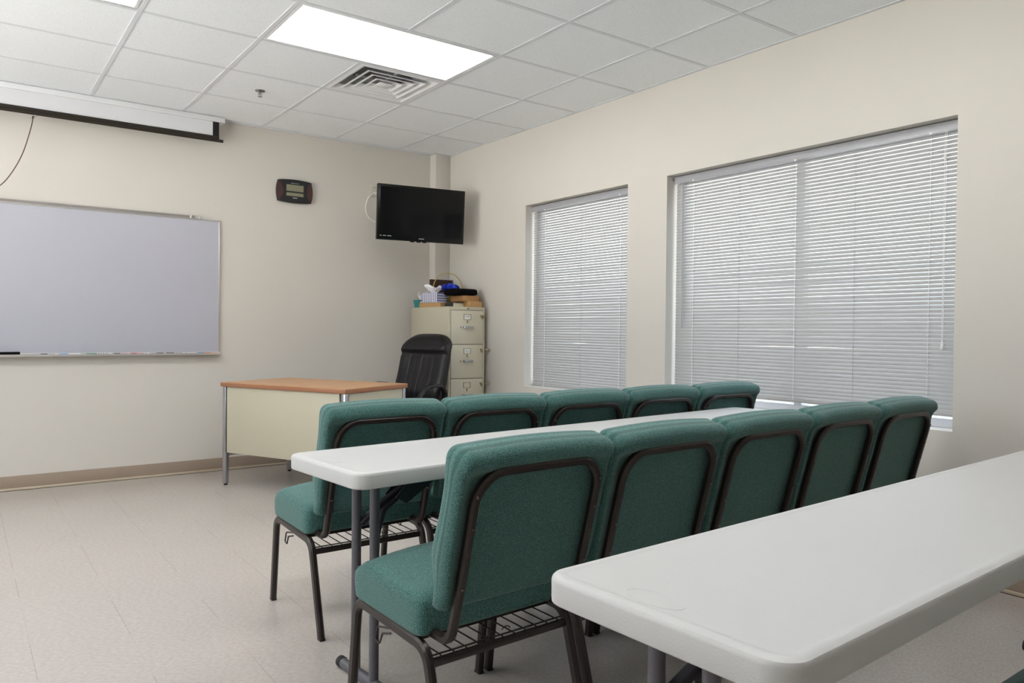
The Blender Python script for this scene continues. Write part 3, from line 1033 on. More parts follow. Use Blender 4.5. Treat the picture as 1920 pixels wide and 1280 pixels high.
# ---------------------------------------------------------------- green chairs
PW = 0.495          # cushion width
def make_chair():
    root = empty('stacking_chair')
    cx = 0.25
    fab, met = M['fabric'], M['chair_metal']
    # seat cushion
    hx, hy, hz = PW/2, 0.178, 0.052
    def dseat(p):
        x, y, z = p
        u = x/hx; v = (y+hy)/(2*hy)                 # v 0 rear .. 1 front
        if z > 0:
            crown = 0.022*(1-u*u)*(1-0.35*(2*v-1)**2)
            z += crown*(z/hz)
            z += 0.016*v*(z/hz)
        # waterfall front
        y += 0.012*(1-(z/hz)**2)*sstep(0.7, 1.0, v)
        z -= 0.020*sstep(0.80, 1.0, v)*max(0, z/hz)
        # underside rises to the rear rail
        z += (v-1)*0.009
        return Vector((x, y, z))
    bm = bmesh.new()
    softbox(bm, (cx, 0.310, 0.415), (hx, hy, hz), (0.022, 0.040, 0.030), (12, 10, 6), dseat, zlow=0.008)
    seat = finish('seat', bm, fab, root, smooth=True, angle=60)
    # seam piping along the two top side edges of the seat
    for s in (-1, 1):
        pp = []
        for k in range(15):
            v = k/14
            y = 0.152 + 0.318*v
            z = 0.415 + 0.0315 + 0.016*v + 0.004 - 0.016*sstep(0.86, 1.0, v) - 0.006*(1-sstep(0, 0.1, v))
            pp.append((cx + s*(hx-0.0085), y, z))
        tube('piping', pp, circ(0.0032, 6), fab, seat, upv=Vector((1, 0, 0)))
    # back cushion: coordinates along the incline
    inc = R(14.4)
    s_ax = Vector((0, -math.sin(inc), math.cos(inc)))      # up the back
    n_ax = Vector((0, math.cos(inc), math.sin(inc)))       # forward, out of the front face
    org = Vector((cx, 0.058, 0.437))                       # bottom centre of the rear face plane
    L = 0.417
    def place(x, s, d): return org + Vector((x, 0, 0)) + s_ax*s + n_ax*d
    hz2 = L/2; th = 0.034
    def dback(p):
        x, y, z = p                                       # y: thickness (+ forward), z: along the back
        v = (z+hz2)/L                                     # 0 bottom .. 1 top
        u = x/hx
        # lumbar bulge forward
        if y > 0:
            y += 0.012*math.exp(-((v-0.36)/0.16)**2)*(1-0.3*u*u) + 0.010*sstep(0.72, 0.95, v)
        else:
            # top roll overhangs the rear, borders swell around the tube
            e1 = sstep(0.845, 0.93, v)
            y -= 0.026*e1
            bx = sstep(0.86, 0.97, abs(u))
            y -= 0.014*bx*(1-e1)*sstep(0.02, 0.2, v)
            inner = (1-sstep(0.80, 0.90, abs(u)))*(1-sstep(0.80, 0.86, v))
            y += 0.004*inner
        # the lower end thins towards the seat and its flanks narrow a little
        lowt = 1-sstep(0.10, 0.34, v)
        if y > -0.01: y = -0.01 + (y+0.01)*(1-0.55*lowt)
        x *= 1 - 0.030*lowt
        # crown of the top edge
        z += 0.010*(1-u*u)*sstep(0.85, 1.0, v)
        return place(x, z+hz2, y+th-0.004) - Vector((0, 0, 0))
    bm = bmesh.new()
    softbox(bm, (0, 0, 0), (hx, th, hz2), (0.026, 0.027, 0.034), (26, 3, 26), dback, zlow=0.014)
    finish('backrest', bm, fab, root, smooth=True, angle=70)
    # back tube: inverted U on the rear face, then bent forward under the seat
    prof = octo(0.024, 0.024, 0.006)
    hxT = 0.200
    d = -0.018
    zt_ = 0.373
    lower = (0.40-org.z)/math.cos(inc)
    def tp(x, s): return place(x, s, d)
    top_s = L - 0.046
    side = []
    pts = [Vector((cx-hxT, 0.170, 0.3605)), Vector((cx-hxT, place(0, 0, d).y + 0.022, 0.3605)), tp(-hxT, 0.0), tp(-hxT, top_s), tp(hxT, top_s), tp(hxT, 0.0),
           Vector((cx+hxT, place(0, 0, d).y + 0.022, 0.3605)), Vector((cx+hxT, 0.170, 0.3605))]
    pts = fillet(pts, [0.045, 0.0, 0.082, 0.082, 0.0, 0.045], 8)
    bm = bmesh.new()
    # sweep in the plane of the back
    n = len(pts)
    rings = []
    for i, p in enumerate(pts):
        if i == 0: t_ = (pts[1]-p).normalized()
        elif i == n-1: t_ = (p-pts[-2]).normalized()
        else: t_ = ((pts[i+1]-p).normalized() + (p-pts[i-1]).normalized()).normalized()
        # the section's side axis: n_ax across the arch, x on the legs' bends
        if abs(t_.x) < 0.02:
            a = Vector((1, 0, 0)) * (1 if i < n/2 else -1)
            a = a*1.0
        else:
            a = t_.cross(n_ax).normalized() * 1.0
        a = (a - t_*a.dot(t_)).normalized()
        if i < n/2:
            if a.x < 0 and abs(t_.x) < 0.7: a = -a
            elif a.z > 0 and abs(t_.x) >= 0.7: a = -a
        else:
            if a.x > 0 and abs(t_.x) < 0.7: a = -a
            elif a.z > 0 and abs(t_.x) >= 0.7: a = -a
        b = t_.cross(a)
        rings.append([bm.verts.new(p + a*x + b*y) for x, y in prof])
    for r0, r1 in zip(rings, rings[1:]):
        for j in range(8):
            bm.faces.new((r0[j], r0[(j+1) % 8], r1[(j+1) % 8], r1[j]))
    bm.faces.new(rings[0]); bm.faces.new(rings[-1])
    bf = finish('back_frame', bm, met, root, smooth=True, angle=40)
    for s in (-1, 1):
        for ss in (0.075, 0.165, 0.235, 0.315):
            bm = bmesh.new()
            lathe(bm, [(0.0048, 0), (0.0042, 0.0016), (0.0020, 0.0024)], 10)
            rv = finish('rivet', bm, M['rivet'], bf, smooth=True)
            pz = place(s*hxT, ss, d-0.0119)
            rv.location = pz
            rv.rotation_euler = (PI/2 - inc + 2*inc, 0, 0)
    # side frames: legs and seat rails
    lp = octo(0.022, 0.030, 0.006)
    for s in (-1, 1):
        X = cx + s*0.231
        out = s*0.0
        front = fillet([(X+out, 0.528, 0.002), (X, 0.486, 0.352), (X, 0.400, 0.3490)], 0.052, 8)
        tube('leg', front, lp, met, root)
        rear = fillet([(X, 0.230, 0.3400), (X, 0.120, 0.3350), (X+out, 0.022, 0.002)], 0.060, 8)
        tube('leg', rear, lp, met, root)
        tube('seat_rail', [(X, 0.4005, 0.3490), (X, 0.2295, 0.3400)], lp, met, root)
    legs = [c_ for c_ in root.children if c_.name.startswith('leg')]
    for k, lg in enumerate(legs):
        X = cx + (-1 if k < 2 else 1)*0.231
        y = 0.528 if k % 2 == 0 else 0.022
        box('foot_cap', X-0.0105, X+0.0105, y-0.0148, y+0.0148, 0.0, 0.006, M['black_rubber'], lg, bev=0.002)
    # seat support cross bars
    for y in (0.175, 0.430):
        box('cross_bar', cx-0.220, cx+0.220, y-0.012, y+0.012, 0.338, 0.356, met, root, bev=0.003)
    # lower rear stretcher and front rack bar
    def rear_y(z): return 0.022 + (0.120-0.022)*z/0.335
    box('stretcher', cx-0.222, cx+0.222, rear_y(0.30)-0.008, rear_y(0.30)+0.008, 0.288, 0.308, met, root, bev=0.003)
    bm = bmesh.new()
    y0, y1 = rear_y(0.30)+0.004, 0.455
    z0, z1 = 0.312, 0.318
    for k in range(11):
        x = cx - 0.195 + 0.039*k
        sweep(bm, fillet([(x, y0-0.012, z0-0.004), (x, y0, z0), (x, y1, z1), (x, y1+0.006, z1+0.028)], 0.008, 3), circ(0.0020, 6))
    sweep(bm, [(cx-0.220, y0+0.012, z0-0.003), (cx+0.220, y0+0.012, z0-0.003)], circ(0.0024, 6), upv=Vector((0, 1, 0)))
    sweep(bm, [(cx-0.205, y1, z1-0.003), (cx+0.205, y1, z1-0.003)], circ(0.0030, 6), upv=Vector((0, 1, 0)))
    sweep(bm, [(cx+0.03+0.013*math.cos(a), y0+0.020, z0+0.004+0.008*math.sin(a)) for a in [PI*k/8 for k in range(9)]], circ(0.0014, 6), upv=Vector((0, 1, 0)))
    finish('book_rack', bm, M['wire'], root, smooth=True)
    # ganging hook on the left rail
    X = cx - 0.231 - 0.011
    hk = fillet([(X+0.006, 0.298, 0.330), (X-0.002, 0.345, 0.322), (X-0.003, 0.356, 0.285), (X-0.003, 0.335, 0.278), (X-0.003, 0.318, 0.312), (X+0.004, 0.286, 0.320)], 0.006, 4)
    tube('linking_hook', hk, circ(0.0028, 8), met, root)
    return root

proto = make_chair()
TH1, TH2 = R(0.5), R(2.5)
front_row = ['first green chair of the front row, on the aisle nearest the desk',
             'second green chair of the front row, behind the nearer half of the long table',
             'middle green chair of the front row, below the narrower window',
             'fourth green chair of the front row, second from the window end',
             'last green chair of the front row, nearest the wide window']
near_row = ['nearest green chair with its whole seat and legs in view, on the aisle',
            'second green chair of the nearer row, its lower part behind the front table corner',
            'middle green chair of the nearer row of five',
            'fourth green chair of the nearer row, second from the window end',
            'last green chair of the nearer row, its back seen against the wide window']
used = False
for row, (ox, oy, th, labs, grp) in enumerate(((-0.320, -3.530, TH1, front_row, 'green chairs in the front row'),
                                    (-0.435, -4.597, TH2, near_row, 'green chairs in the nearer row'))):
    for k in range(5):
        c_ = copy_tree(proto) if used else proto
        used = True
        c_.location = (ox + 0.5*k*math.cos(th), oy + 0.5*k*math.sin(th), 0)
        c_.rotation_euler = (0, 0, th)
        tag(c_, labs[k], 'chair', grp)
c_ = copy_tree(proto)
c_.location = (0.235, -5.972, 0); c_.rotation_euler = (0, 0, 0)
tag(c_, 'green chair cut off at the bottom right corner, only its seat edge showing', 'chair')
if 'group' in c_: del c_['group']

# ---------------------------------------------------------------- folding tables
def folding_table(xf, yf, slope, length, width, lab, leg_off=(0.155, 0.042), legx=0.209):
    """(xf, yf) is the far left corner; local x along the table, local y towards the back wall"""
    th = math.atan(slope)
    # local origin: centre of the left end at floor level
    ox, oy = xf + (width/2)*math.sin(th), yf - (width/2)*math.cos(th)
    g = empty('folding_table', (ox, oy, 0), th)
    tag(g, lab, 'table', 'long narrow folding tables')
    W_ = width/2
    ztop, tk, cr_ = 0.737, 0.046, 0.045
    def outline(ins, rad_):
        pts = []
        for (cx_, cy_, a0) in ((length-rad_-ins, W_-rad_-ins, 0), (rad_+ins, W_-rad_-ins, 90), (rad_+ins, -W_+rad_+ins, 180), (length-rad_-ins, -W_+rad_+ins, 270)):
            for k in range(9):
                a = R(a0 + 90*k/8)
                pts.append((cx_ + rad_*math.cos(a), cy_ + rad_*math.sin(a)))
        return pts
    bm = bmesh.new()
    layers = [(0.004, ztop-tk), (0.0005, ztop-tk+0.003), (0.0, ztop-tk+0.008), (0.0, ztop-0.010), (0.0012, ztop-0.0055), (0.004, ztop-0.0025), (0.009, ztop-0.0010), (0.014, ztop-0.0003), (0.018, ztop), (0.021, ztop-0.0003), (0.0245, ztop-0.0014), (0.030, ztop-0.0016)]
    rings = []
    for ins, z in layers:
        rings.append([bm.verts.new((x, y, z)) for x, y in outline(ins, max(0.006, cr_-ins))])
    n = len(rings[0])
    for a, b in zip(rings, rings[1:]):
        for i in range(n):
            bm.faces.new((a[i], a[(i+1) % n], b[(i+1) % n], b[i]))
    bm.faces.new(rings[0]); bm.faces.new(rings[-1])
    top = finish('tabletop', bm, M['tabletop'], g, smooth=True, angle=30)
    # moulded oval emblem near the left end
    bm = bmesh.new()
    for rx_, ry_ in ((0.048, 0.022),):
        sweep(bm, [(0.055 + 0.024*math.cos(a), 0.03 + 0.052*math.sin(a), ztop-0.0016) for a in [2*PI*k/32 for k in range(32)]], circ(0.0005, 6), closed=True, upv=Vector((0, 0, 1)))
    finish('emblem', bm, M['tabletop'], top, smooth=True)
    for s, xx in ((1, legx), (-1, length-0.115)):
        for off in leg_off:
            bm = bmesh.new()
            sweep(bm, [(xx, off, 0.030), (xx, off, ztop-tk+0.002)], circ(0.0155, 16))
            finish('leg', bm, M['leg_grey'], g, smooth=True)
        tube('foot_bar', [(xx, -0.070, 0.018), (xx, 0.245, 0.018)], circ(0.0165, 16), M['leg_grey'], g)
        for e_ in (-0.072, 0.247):
            bm = bmesh.new()
            sweep(bm, [(xx, e_-0.010, 0.0182), (xx, e_+0.010, 0.0182)], circ(0.0182, 16))
            finish('foot_cap', bm, M['black_rubber'], g, smooth=True)
        bm = bmesh.new()
        ym = (leg_off[0]+leg_off[1])/2
        # locking brace: narrow link at the legs widening to a plate under the top
        sweep(bm, fillet([(xx+s*0.012, leg_off[0]-0.012, 0.500), (xx+s*0.06, ym+0.01, 0.560), (xx+s*0.20, ym, 0.640), (xx+s*0.30, ym, ztop-tk)], 0.03, 4), octo(0.024, 0.020, 0.004), upv=Vector((0, 1, 0)))
        sweep(bm, fillet([(xx+s*0.012, leg_off[1]+0.012, 0.470), (xx+s*0.06, ym-0.01, 0.545), (xx+s*0.20, ym, 0.630)], 0.03, 4), octo(0.020, 0.016, 0.004), upv=Vector((0, 1, 0)))
        prism(bm, [(xx+s*0.09, 0.585), (xx+s*0.13, 0.560), (xx+s*0.36, ztop-tk), (xx+s*0.20, ztop-tk)], ym-0.035, ym-0.030, axis='y')
        prism(bm, [(xx+s*0.09, 0.585), (xx+s*0.13, 0.560), (xx+s*0.36, ztop-tk), (xx+s*0.20, ztop-tk)], ym+0.030, ym+0.035, axis='y')
        finish('brace', bm, M['brace_dark'], g, smooth=True)
    return g
folding_table(-0.536, -3.795, 0.082, 2.46, 0.446, 'grey plastic folding table between the two rows of green chairs')
folding_table(-0.603, -5.155, 0.046, 2.44, 0.445, 'grey plastic folding table in the foreground, cut off at the right')

# ---------------------------------------------------------------- teacher's desk
DC = Vector((0.703, -0.886, 0)); DA = R(-64.5)
g = empty('office_desk', DC, DA)
tag(g, 'cream metal office desk with oak top and chrome legs by the whiteboard wall', 'desk')
DL, DW, DZ = 0.572, 0.335, 0.735
# local +x runs towards the viewer, local -y is the long side seen from the left of the photo
box('desktop', -DL, DL, -DW, DW, DZ-0.004, DZ, M['oak'], g)
bm = bmesh.new()
abox(bm, -DL-0.0015, DL+0.0015, -DW-0.0015, DW+0.0015, DZ-0.030, DZ-0.004, 0.001)
finish('edge_band', bm, M['desk_edge'], g, smooth=True)
box('modesty_panel', -DL+0.050, DL-0.058, -DW+0.010, -DW+0.028, 0.235, DZ-0.032, M['desk_metal'], g, bev=0.002)
box('side_panel', DL-0.026, DL-0.008, -DW+0.048, DW-0.048, 0.205, DZ-0.032, M['desk_metal'], g, bev=0.002)
box('side_panel', -DL+0.008, -DL+0.026, -DW+0.048, DW-0.048, 0.205, DZ-0.032, M['desk_metal'], g, bev=0.002)
for sx_ in (-1, 1):
    for sy_ in (-1, 1):
        X, Y = sx_*(DL-0.024), sy_*(DW-0.024)
        lg = box('leg', X-0.016, X+0.016, Y-0.016, Y+0.016, 0.012, DZ-0.031, M['chrome'], g, bev=0.003)
        bm = bmesh.new(); lathe(bm, [(0.014, 0.0), (0.014, 0.008), (0.008, 0.012)], 12, X, Y, 0)
        finish('glide', bm, M['black_plastic'], lg, smooth=True)
# drawer pedestal on the sitter's side
pd = box('pedestal', 0.13, DL-0.030, -DW+0.06, DW-0.03, 0.205, DZ-0.032, M['desk_metal'], g)
for z0, z1 in ((0.215, 0.45), (0.455, 0.695)):
    dr = box('drawer', 0.14, DL-0.040, DW-0.032, DW-0.018, z0, z1, M['desk_metal'], g, bev=0.003)
    box('handle', 0.26, 0.42, DW-0.020, DW-0.006, z1-0.05, z1-0.035, M['chrome'], dr, bev=0.003)

# ---------------------------------------------------------------- black office chair
OC = Vector((1.424, -0.903, 0)); OA = R(206) - R(90)     # local +y is where the sitter faces
g = empty('office_chair', OC, OA)
tag(g, 'black leather high back office chair with padded arms behind the desk', 'office chair')
bm = bmesh.new()
lathe(bm, [(0.030, 0.09), (0.030, 0.30), (0.020, 0.31), (0.020, 0.43)], 16)
finish('gas_lift', bm, M['black_plastic'], g, smooth=True)
bm = bmesh.new()
for k in range(5):
    a = 2*PI*k/5 + 0.4
    ca, sa = math.cos(a), math.sin(a)
    sweep(bm, [(0.03*ca, 0.03*sa, 0.115), (0.18*ca, 0.18*sa, 0.105), (0.285*ca, 0.285*sa, 0.082)], octo(0.045, 0.030, 0.008), upv=Vector((-sa, ca, 0)))
lathe(bm, [(0.045, 0.085), (0.050, 0.12), (0.030, 0.14)], 16)
finish('star_base', bm, M['black_plastic'], g, smooth=True)
for k in range(5):
    a = 2*PI*k/5 + 0.4
    ca, sa = math.cos(a), math.sin(a)
    bm = bmesh.new()
    for s in (-1, 1):
        c0 = Vector((0.285*ca, 0.285*sa, 0.0285)) + Vector((-sa, ca, 0))*0.012*s
        sweep(bm, [c0 - Vector((-sa, ca, 0))*0.009, c0 + Vector((-sa, ca, 0))*0.009], circ(0.028, 16), upv=Vector((0, 0, 1)))
    sweep(bm, [(0.285*ca, 0.285*sa, 0.03), (0.285*ca, 0.285*sa, 0.075)], circ(0.007, 8))
    finish('caster', bm, M['black_plastic'], g, smooth=True)
def oseat(p):
    x, y, z = p
    if z > 0: z += 0.02*(1-(x/0.26)**2)
    z -= 0.03*sstep(0.15, 0.26, y)
    return Vector((x, y, z))
bm = bmesh.new()
softbox(bm, (0, 0.02, 0.475), (0.238, 0.250, 0.055), (0.07, 0.07, 0.05), (10, 10, 3), oseat)
finish('seat', bm, M['leather'], g, smooth=True, angle=60)
rec = R(15)
oa, ob_ = Vector((0, -math.sin(rec), math.cos(rec))), Vector((0, math.cos(rec), math.sin(rec)))
borg = Vector((0, -0.215, 0.485))
BL = 0.62
def oback(p):
    x, y, z = p
    v = (z+BL/2)/BL
    u = x/0.225
    wsc = 0.86 + 0.14*sstep(0.0, 0.35, v) - 0.07*sstep(0.62, 1.0, v)
    # side bolsters forward, centre recessed
    if y > 0:
        y += 0.022*abs(u)**2.5*(1-sstep(0.8, 1.0, v))
        y += 0.030*math.exp(-((v-0.24)/0.18)**2)*(1-0.5*u*u)
        hr = sstep(0.70, 0.76, v)*(1-0.3*abs(u))
        y += 0.026*hr*(1-sstep(0.90, 1.0, v))
        y -= 0.012*math.exp(-((v-0.705)/0.016)**2)
        if v < 0.70 and abs(u) < 0.62:
            y -= 0.007*(1-abs(math.cos(u/0.62*PI*2.5)))**3*sstep(0.72, 0.66, v) if False else 0.005*math.exp(-((((u+0.62) % 0.248)-0.124)/0.013)**2)
    z -= 0.055*abs(u)**3.5*sstep(0.75, 1.0, v)
    y -= 0.025*sstep(0.75, 1.0, v)
    x *= wsc
    return borg + Vector((x, 0, 0)) + oa*(z+BL/2) + ob_*(y+0.045)
bm = bmesh.new()
softbox(bm, (0, 0, 0), (0.225, 0.045, BL/2), (0.060, 0.040, 0.060), (44, 3, 34), oback)
finish('backrest', bm, M['leather'], g, smooth=True, angle=70)
for s in (-1, 1):
    arm = [(s*0.225, 0.16, 0.450), (s*0.258, 0.195, 0.50), (s*0.262, 0.185, 0.62), (s*0.262, 0.11, 0.690), (s*0.262, 0.0, 0.700), (s*0.262, -0.11, 0.690), (s*0.256, -0.17, 0.63), (s*0.225, -0.16, 0.465)]
    bm = bmesh.new()
    sweep(bm, fillet(arm, 0.06, 6), octo(0.045, 0.026, 0.009), upv=Vector((1, 0, 0)))
    ar = finish('armrest', bm, M['black_plastic'], g, smooth=True, angle=50)

# ---------------------------------------------------------------- filing cabinet
CX0, CX1, CY0, CY1, CZ = 1.930, 2.287, -0.710, -0.062, 1.318
g = empty('filing_cabinet', (CX0, CY0, 0))
tag(g, 'putty coloured four drawer metal filing cabinet in the room corner', 'filing cabinet')
CW, CD = CX1-CX0, CY1-CY0
bm = bmesh.new()
abox(bm, 0, CW, 0.018, CD, 0.0, CZ, 0.003)
abox(bm, 0, 0.016, 0.0, 0.020, 0.0, CZ, 0.002)
abox(bm, CW-0.016, CW, 0.0, 0.020, 0.0, CZ, 0.002)
abox(bm, 0.016, CW-0.016, 0.0, 0.020, CZ-0.030, CZ, 0.002)
abox(bm, 0.016, CW-0.016, 0.0, 0.020, 0.0, 0.118, 0.002)
finish('body', bm, M['cab'], g, smooth=True)
bm = bmesh.new()
abox(bm, 0.016, CW-0.016, 0.014, 0.0185, 0.118, CZ-0.030)
finish('recess', bm, M['dark_seam'], g)
bm = bmesh.new()
lathe(bm, [(0.008, 0), (0.008, 0.006), (0.005, 0.008)], 12)
lk = finish('lock', bm, M['brass'], g, smooth=True); lk.location = (CW/2+0.008, 0.0, CZ-0.015); lk.rotation_euler = (PI/2, 0, 0)
edges = [1.288, 1.002, 0.714, 0.416, 0.118]
for k in range(4):
    z1, z0 = edges[k]-0.002, edges[k+1]+0.002
    dr = box('drawer', 0.019, CW-0.019, -0.004, 0.013, z0, z1, M['cab_face'], g, bev=0.003)
    xm = CW/2
    zc = z1
    bm = bmesh.new()
    for a in ((xm-0.036, xm+0.036, zc-0.034, zc-0.030), (xm-0.036, xm+0.036, zc-0.078, zc-0.074), (xm-0.036, xm-0.032, zc-0.078, zc-0.030), (xm+0.032, xm+0.036, zc-0.078, zc-0.030)):
        abox(bm, a[0], a[1], -0.007, -0.003, a[2], a[3])
    lf = finish('label_holder', bm, M['brass'], dr)
    if k in (0, 1):
        box('label_card', xm-0.032, xm+0.032, -0.0052, -0.0040, zc-0.074, zc-0.034, M['paper'], dr)
        bm = bmesh.new()
        rng = random.Random(k+3)
        for row in range(1 if k == 0 else 2):
            zz = zc-0.050-row*0.012
            pp = [(xm-0.020+0.0034*q, -0.0058, zz + rng.uniform(-0.004, 0.004)) for q in range(13)]
            sweep(bm, pp, circ(0.0007, 5), upv=Vector((0, 1, 0)))
        finish('handwriting', bm, M['ink'], dr, smooth=True)
    box('latch', xm-0.005, xm+0.005, -0.010, -0.003, zc-0.104, zc-0.082, M['brass'], dr, bev=0.001)
    hp = fillet([(xm-0.040, -0.003, zc-0.138), (xm-0.040, -0.030, zc-0.141), (xm+0.046, -0.030, zc-0.141), (xm+0.046, -0.003, zc-0.138)], 0.008, 4)
    tube('handle', hp, octo(0.018, 0.006, 0.002), M['chrome'], dr, upv=Vector((0, 0, 1)))
    bm = bmesh.new(); lathe(bm, [(0.007, 0), (0.007, 0.005), (0.004, 0.007)], 12)
    kb = finish('thumb_latch', bm, M['chrome'], dr, smooth=True); kb.location = (xm-0.066, -0.004, zc-0.140); kb.rotation_euler = (PI/2, 0, 0)
    # hasp at the right edge; on the lower drawers its arm swings out to the side
    bm = bmesh.new()
    prism(bm, [(CW-0.052, zc-0.036), (CW-0.030, zc-0.034), (CW-0.022, zc-0.060), (CW-0.030, zc-0.074), (CW-0.042, zc-0.056)], -0.0075, -0.0042, axis='y')
    if k == 0:
        abox(bm, CW-0.030, CW-0.002, -0.010, -0.0065, zc-0.052, zc-0.036, 0.001)
        abox(bm, CW+0.0005, CW+0.004, -0.010, 0.030, zc-0.060, zc-0.030, 0.001)
    else:
        abox(bm, CW+0.0005, CW+0.006, -0.006, 0.016, zc-0.060, zc-0.032, 0.001)
        sweep(bm, [(CW+0.004, 0.004, zc-0.045), (CW+0.026, -0.018, zc-0.045)], octo(0.014, 0.003, 0.001), upv=Vector((0, 0, 1)))
        sweep(bm, [(CW+0.034+0.010*math.cos(a), -0.018, zc-0.045+0.009*math.sin(a)) for a in [2*PI*q/12 for q in range(12)]], circ(0.0024, 6), closed=True, upv=Vector((0, 1, 0)))
    finish('hasp', bm, M['brass'], dr, smooth=True)

# ---------------------------------------------------------------- things on top of the cabinet
def crumple(name, c, r_, hgt, mt, parent, seed, n=9):
    """a pulled tuft of tissue: crumpled sheet gathered at the base"""
    rng = random.Random(seed)
    bm = bmesh.new()
    rings = []
    lv = 6
    for i in range(lv+1):
        f_ = i/lv
        rr = r_*(0.25 + 0.9*f_ - 0.35*f_*f_)
        ring = []
        for k in range(16):
            a = 2*PI*k/16
            q = rr*(1+0.28*math.sin(3*a+seed+2*f_) + rng.uniform(-0.12, 0.12))
            ring.append(bm.verts.new((c[0]+q*math.cos(a), c[1]+q*math.sin(a), c[2] + hgt*f_*(1+0.30*math.sin(2*a+seed*1.7)*f_))))
        rings.append(ring)
    for a, b in zip(rings, rings[1:]):
        for k in range(16):
            bm.faces.new((a[k], a[(k+1) % 16], b[(k+1) % 16], b[k]))
    ctr = bm.verts.new((c[0]+0.006, c[1], c[2]+hgt*0.62))
    for k in range(16):
        bm.faces.new((rings[-1][k], rings[-1][(k+1) % 16], ctr))
    return finish(name, bm, mt, parent, smooth=True, angle=50)

Z0 = CZ
# walnut box standing at the back
o = box('wooden_plaque', 2.085, 2.318, -0.135, -0.110, Z0, 1.578, M['brown_wood'], None, bev=0.003)
tag(o, 'dark brown wooden board standing upright at the back of the cabinet top', 'board')
# teal tissue box with tissue
g = empty('tissue_box', (1.990, -0.140, Z0)); tag(g, 'small teal tissue box at the left edge of the cabinet top', 'tissue box')
bm = bmesh.new()
lo, hi = 0.046, 0.057
pr_ = []
for hh, zz in ((lo, 0.0), (hi, 0.068)):
    pr_.append([bm.verts.new((sx_*hh, sy_*hh*0.9, zz)) for sx_, sy_ in ((-1, -1), (1, -1), (1, 1), (-1, 1))])
for k in range(4): bm.faces.new((pr_[0][k], pr_[0][(k+1) % 4], pr_[1][(k+1) % 4], pr_[1][k]))
bm.faces.new(pr_[0]); bm.faces.new(pr_[1])
finish('carton', bm, M['teal_plastic'], g)
box('sticker', -0.046, -0.024, -0.056, -0.0505, 0.036, 0.056, M['paper'], g)
crumple('tissue', (-0.002, 0, 0.066), 0.050, 0.060, M['tissue'], g, 2)
# cardboard box under the striped tissue box
o = box('cardboard_box', -0.075, 0.075, -0.13, 0.12, 0, 0.040, M['cardboard'], None, bev=0.002)
o.location = (2.040, -0.330, Z0); o.rotation_euler = (0, 0, R(18)); o.location = (2.030, -0.31, Z0)
tag(o, 'flat tan cardboard box under the striped tissue box', 'box')
g = empty('tissue_box', (2.012, -0.330, Z0+0.0405), R(15))
tag(g, 'blue and white striped tissue box with a white tissue pulled out', 'tissue box')
bm = bmesh.new()
abox(bm, -0.060, 0.060, -0.095, 0.095, 0.0, 0.085)
for f in bm.faces:
    f.material_index = 1 if abs(f.normal.y) > 0.5 else 0
cb = finish('carton', bm, [M['stripe_v'], M['stripe_h']], g)
for p in cb.data.polygons: p.material_index = 1 if abs(p.normal.y) > 0.5 else 0
crumple('tissue', (-0.005, 0.0, 0.084), 0.088, 0.058, M['tissue'], g, 5)
bm = bmesh.new(); prism(bm, [(-0.050, 0.095), (-0.036, 0.104), (-0.026, 0.122), (-0.034, 0.110), (-0.048, 0.101)], -0.062, -0.060, axis='y')
finish('red_mark', bm, M['red_print'], g)
# book
g = empty('book', (2.075, -0.560, Z0), R(12))
tag(g, 'small black book lying flat with its white pages facing the room', 'book')
bm = bmesh.new()
abox(bm, -0.065, 0.065, -0.050, 0.050, 0.0, 0.003)
abox(bm, -0.065, 0.065, -0.050, 0.050, 0.034, 0.037)
abox(bm, -0.0655, -0.062, -0.050, 0.050, 0.0, 0.037, 0.001)
finish('cover', bm, M['book_black'], g)
box('page_block', -0.0615, 0.062, -0.048, 0.047, 0.003, 0.034, M['pages'], g)
# small flat box at front right
o = box('cardboard_box', 2.150, 2.272, -0.690, -0.46, Z0, Z0+0.050, M['cardboard'], None, bev=0.002)
tag(o, 'orange tan cardboard box at the front right corner of the cabinet top', 'box')
o = box('cardboard_box', 2.105, 2.262, -0.660, -0.45, Z0+0.0505, Z0+0.098, M['cardboard_dark'], None, bev=0.002)
tag(o, 'upper tan cardboard box directly under the black case', 'box')
# black round-cornered case
bm = bmesh.new()
softbox(bm, (0, 0, 0.030), (0.126, 0.105, 0.030), (0.05, 0.05, 0.016), (8, 8, 2), None)
o = finish('zipper_case', bm, M['black_felt'], None, smooth=True, angle=60)
o.location = (2.135, -0.560, Z0+0.0985); o.rotation_euler = (0, 0, 0)
tag(o, 'black flat soft case lying on the tan boxes, below the blue flowers', 'case')
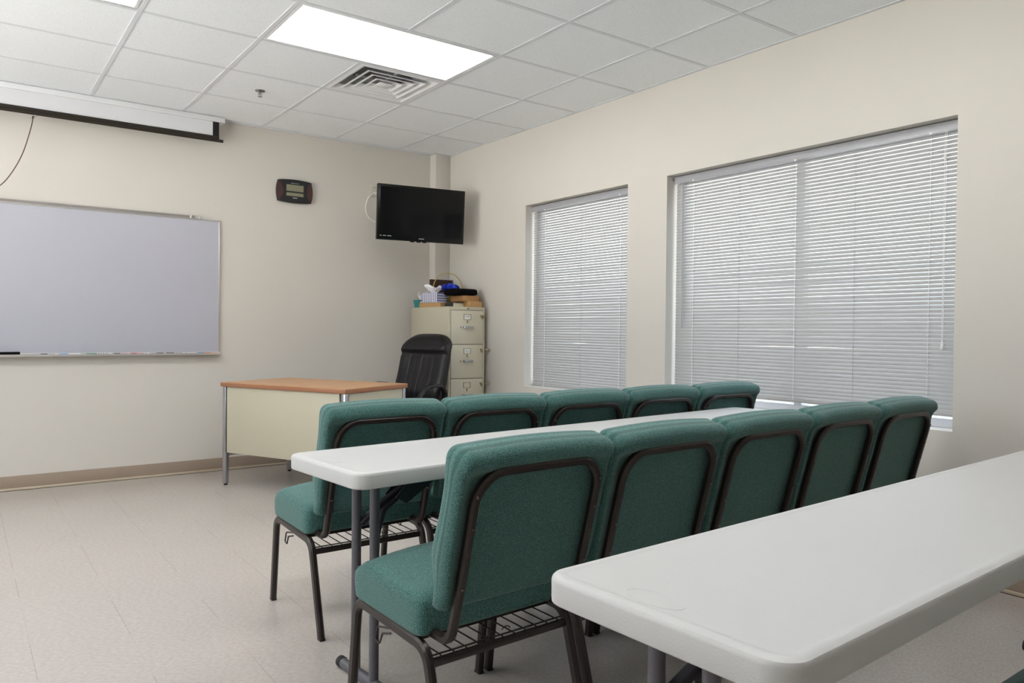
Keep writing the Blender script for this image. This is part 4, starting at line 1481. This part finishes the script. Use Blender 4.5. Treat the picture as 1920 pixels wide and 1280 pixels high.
# basket with arched handle and blue flowers
g = empty('flower_basket', (2.170, -0.290, Z0), R(-20)); tag(g, 'small cane basket with a tall arched handle', 'basket')
bm = bmesh.new()
prof_ = []
for k in range(12):
    a = k/11
    prof_.append((0.045+0.022*a + 0.0022*(k % 2), 0.11*a))
lathe(bm, prof_, 28)
finish('bowl', bm, M['basket'], g, smooth=False)
hp = [(0.130*math.cos(a)*(1.0 if math.sin(a) > 0.3 else 1.0), 0, 0.175 + 0.135*math.sin(a)) for a in [PI*k/20 for k in range(21)]]
hp = [(0.066, 0, 0.10), (0.118, 0, 0.135)] + hp + [(-0.118, 0, 0.135), (-0.066, 0, 0.10)]
tube('handle', hp, octo(0.016, 0.007, 0.002), M['basket'], g, upv=Vector((0, 1, 0)))
def flower(c, r_, mt, seed, lab):
    rng = random.Random(seed)
    o_ = empty('silk_flower', c); tag(o_, lab, 'flower', 'blue silk flowers in the basket')
    bm = bmesh.new()
    for ring, (nn, tiltb, rr) in enumerate(((5, 0.35, 0.55), (7, 0.8, 0.85), (9, 1.25, 1.0))):
        for k in range(nn):
            a = 2*PI*k/nn + ring*0.4
            b = bmesh.new()
            bmesh.ops.create_grid(b, x_segments=4, y_segments=4, size=1)
            for v in b.verts:
                x, y = v.co.x, v.co.y
                q = (1-0.35*y*y)
                v.co = Vector((x*0.36*r_*q*rr, (y*0.5+0.5)*r_*rr, 0.22*r_*x*x + 0.10*r_*math.sin(5*x+seed) + rng.uniform(-0.03, 0.03)*r_))
            mtx = Matrix.Rotation(a, 4, 'Z') @ Matrix.Rotation(PI/2 - tiltb, 4, 'X')
            # face the room: tip whole flower forward
            mtx = Matrix.Rotation(R(55), 4, 'X') @ mtx
            merge(bm, b, 0, mtx)
    me = bpy.data.meshes.new('petals'); bm.to_mesh(me); bm.free(); me.materials.append(mt)
    for p in me.polygons: p.use_smooth = True
    ob = bpy.data.objects.new('petals', me); C.objects.link(ob); ob.parent = o_
    bm = bmesh.new(); sweep(bm, [(0, 0.0, 0), (0.006, 0.015, -0.09)], circ(0.002, 6)); finish('stem', bm, M['blue_dark'], o_, smooth=True)
flower((2.125, -0.325, Z0+0.158), 0.050, M['blue_petal'], 1, 'blue silk flower at the left in the basket')
flower((2.170, -0.350, Z0+0.162), 0.056, M['blue_petal'], 4, 'largest blue silk flower, at the centre of the basket')
flower((2.140, -0.395, Z0+0.132), 0.030, M['blue_petal'], 7, 'lowest and smallest blue silk flower in the basket')
flower((2.232, -0.315, Z0+0.165), 0.046, M['blue_dark'], 9, 'dark blue silk flower at the right beside the basket handle')
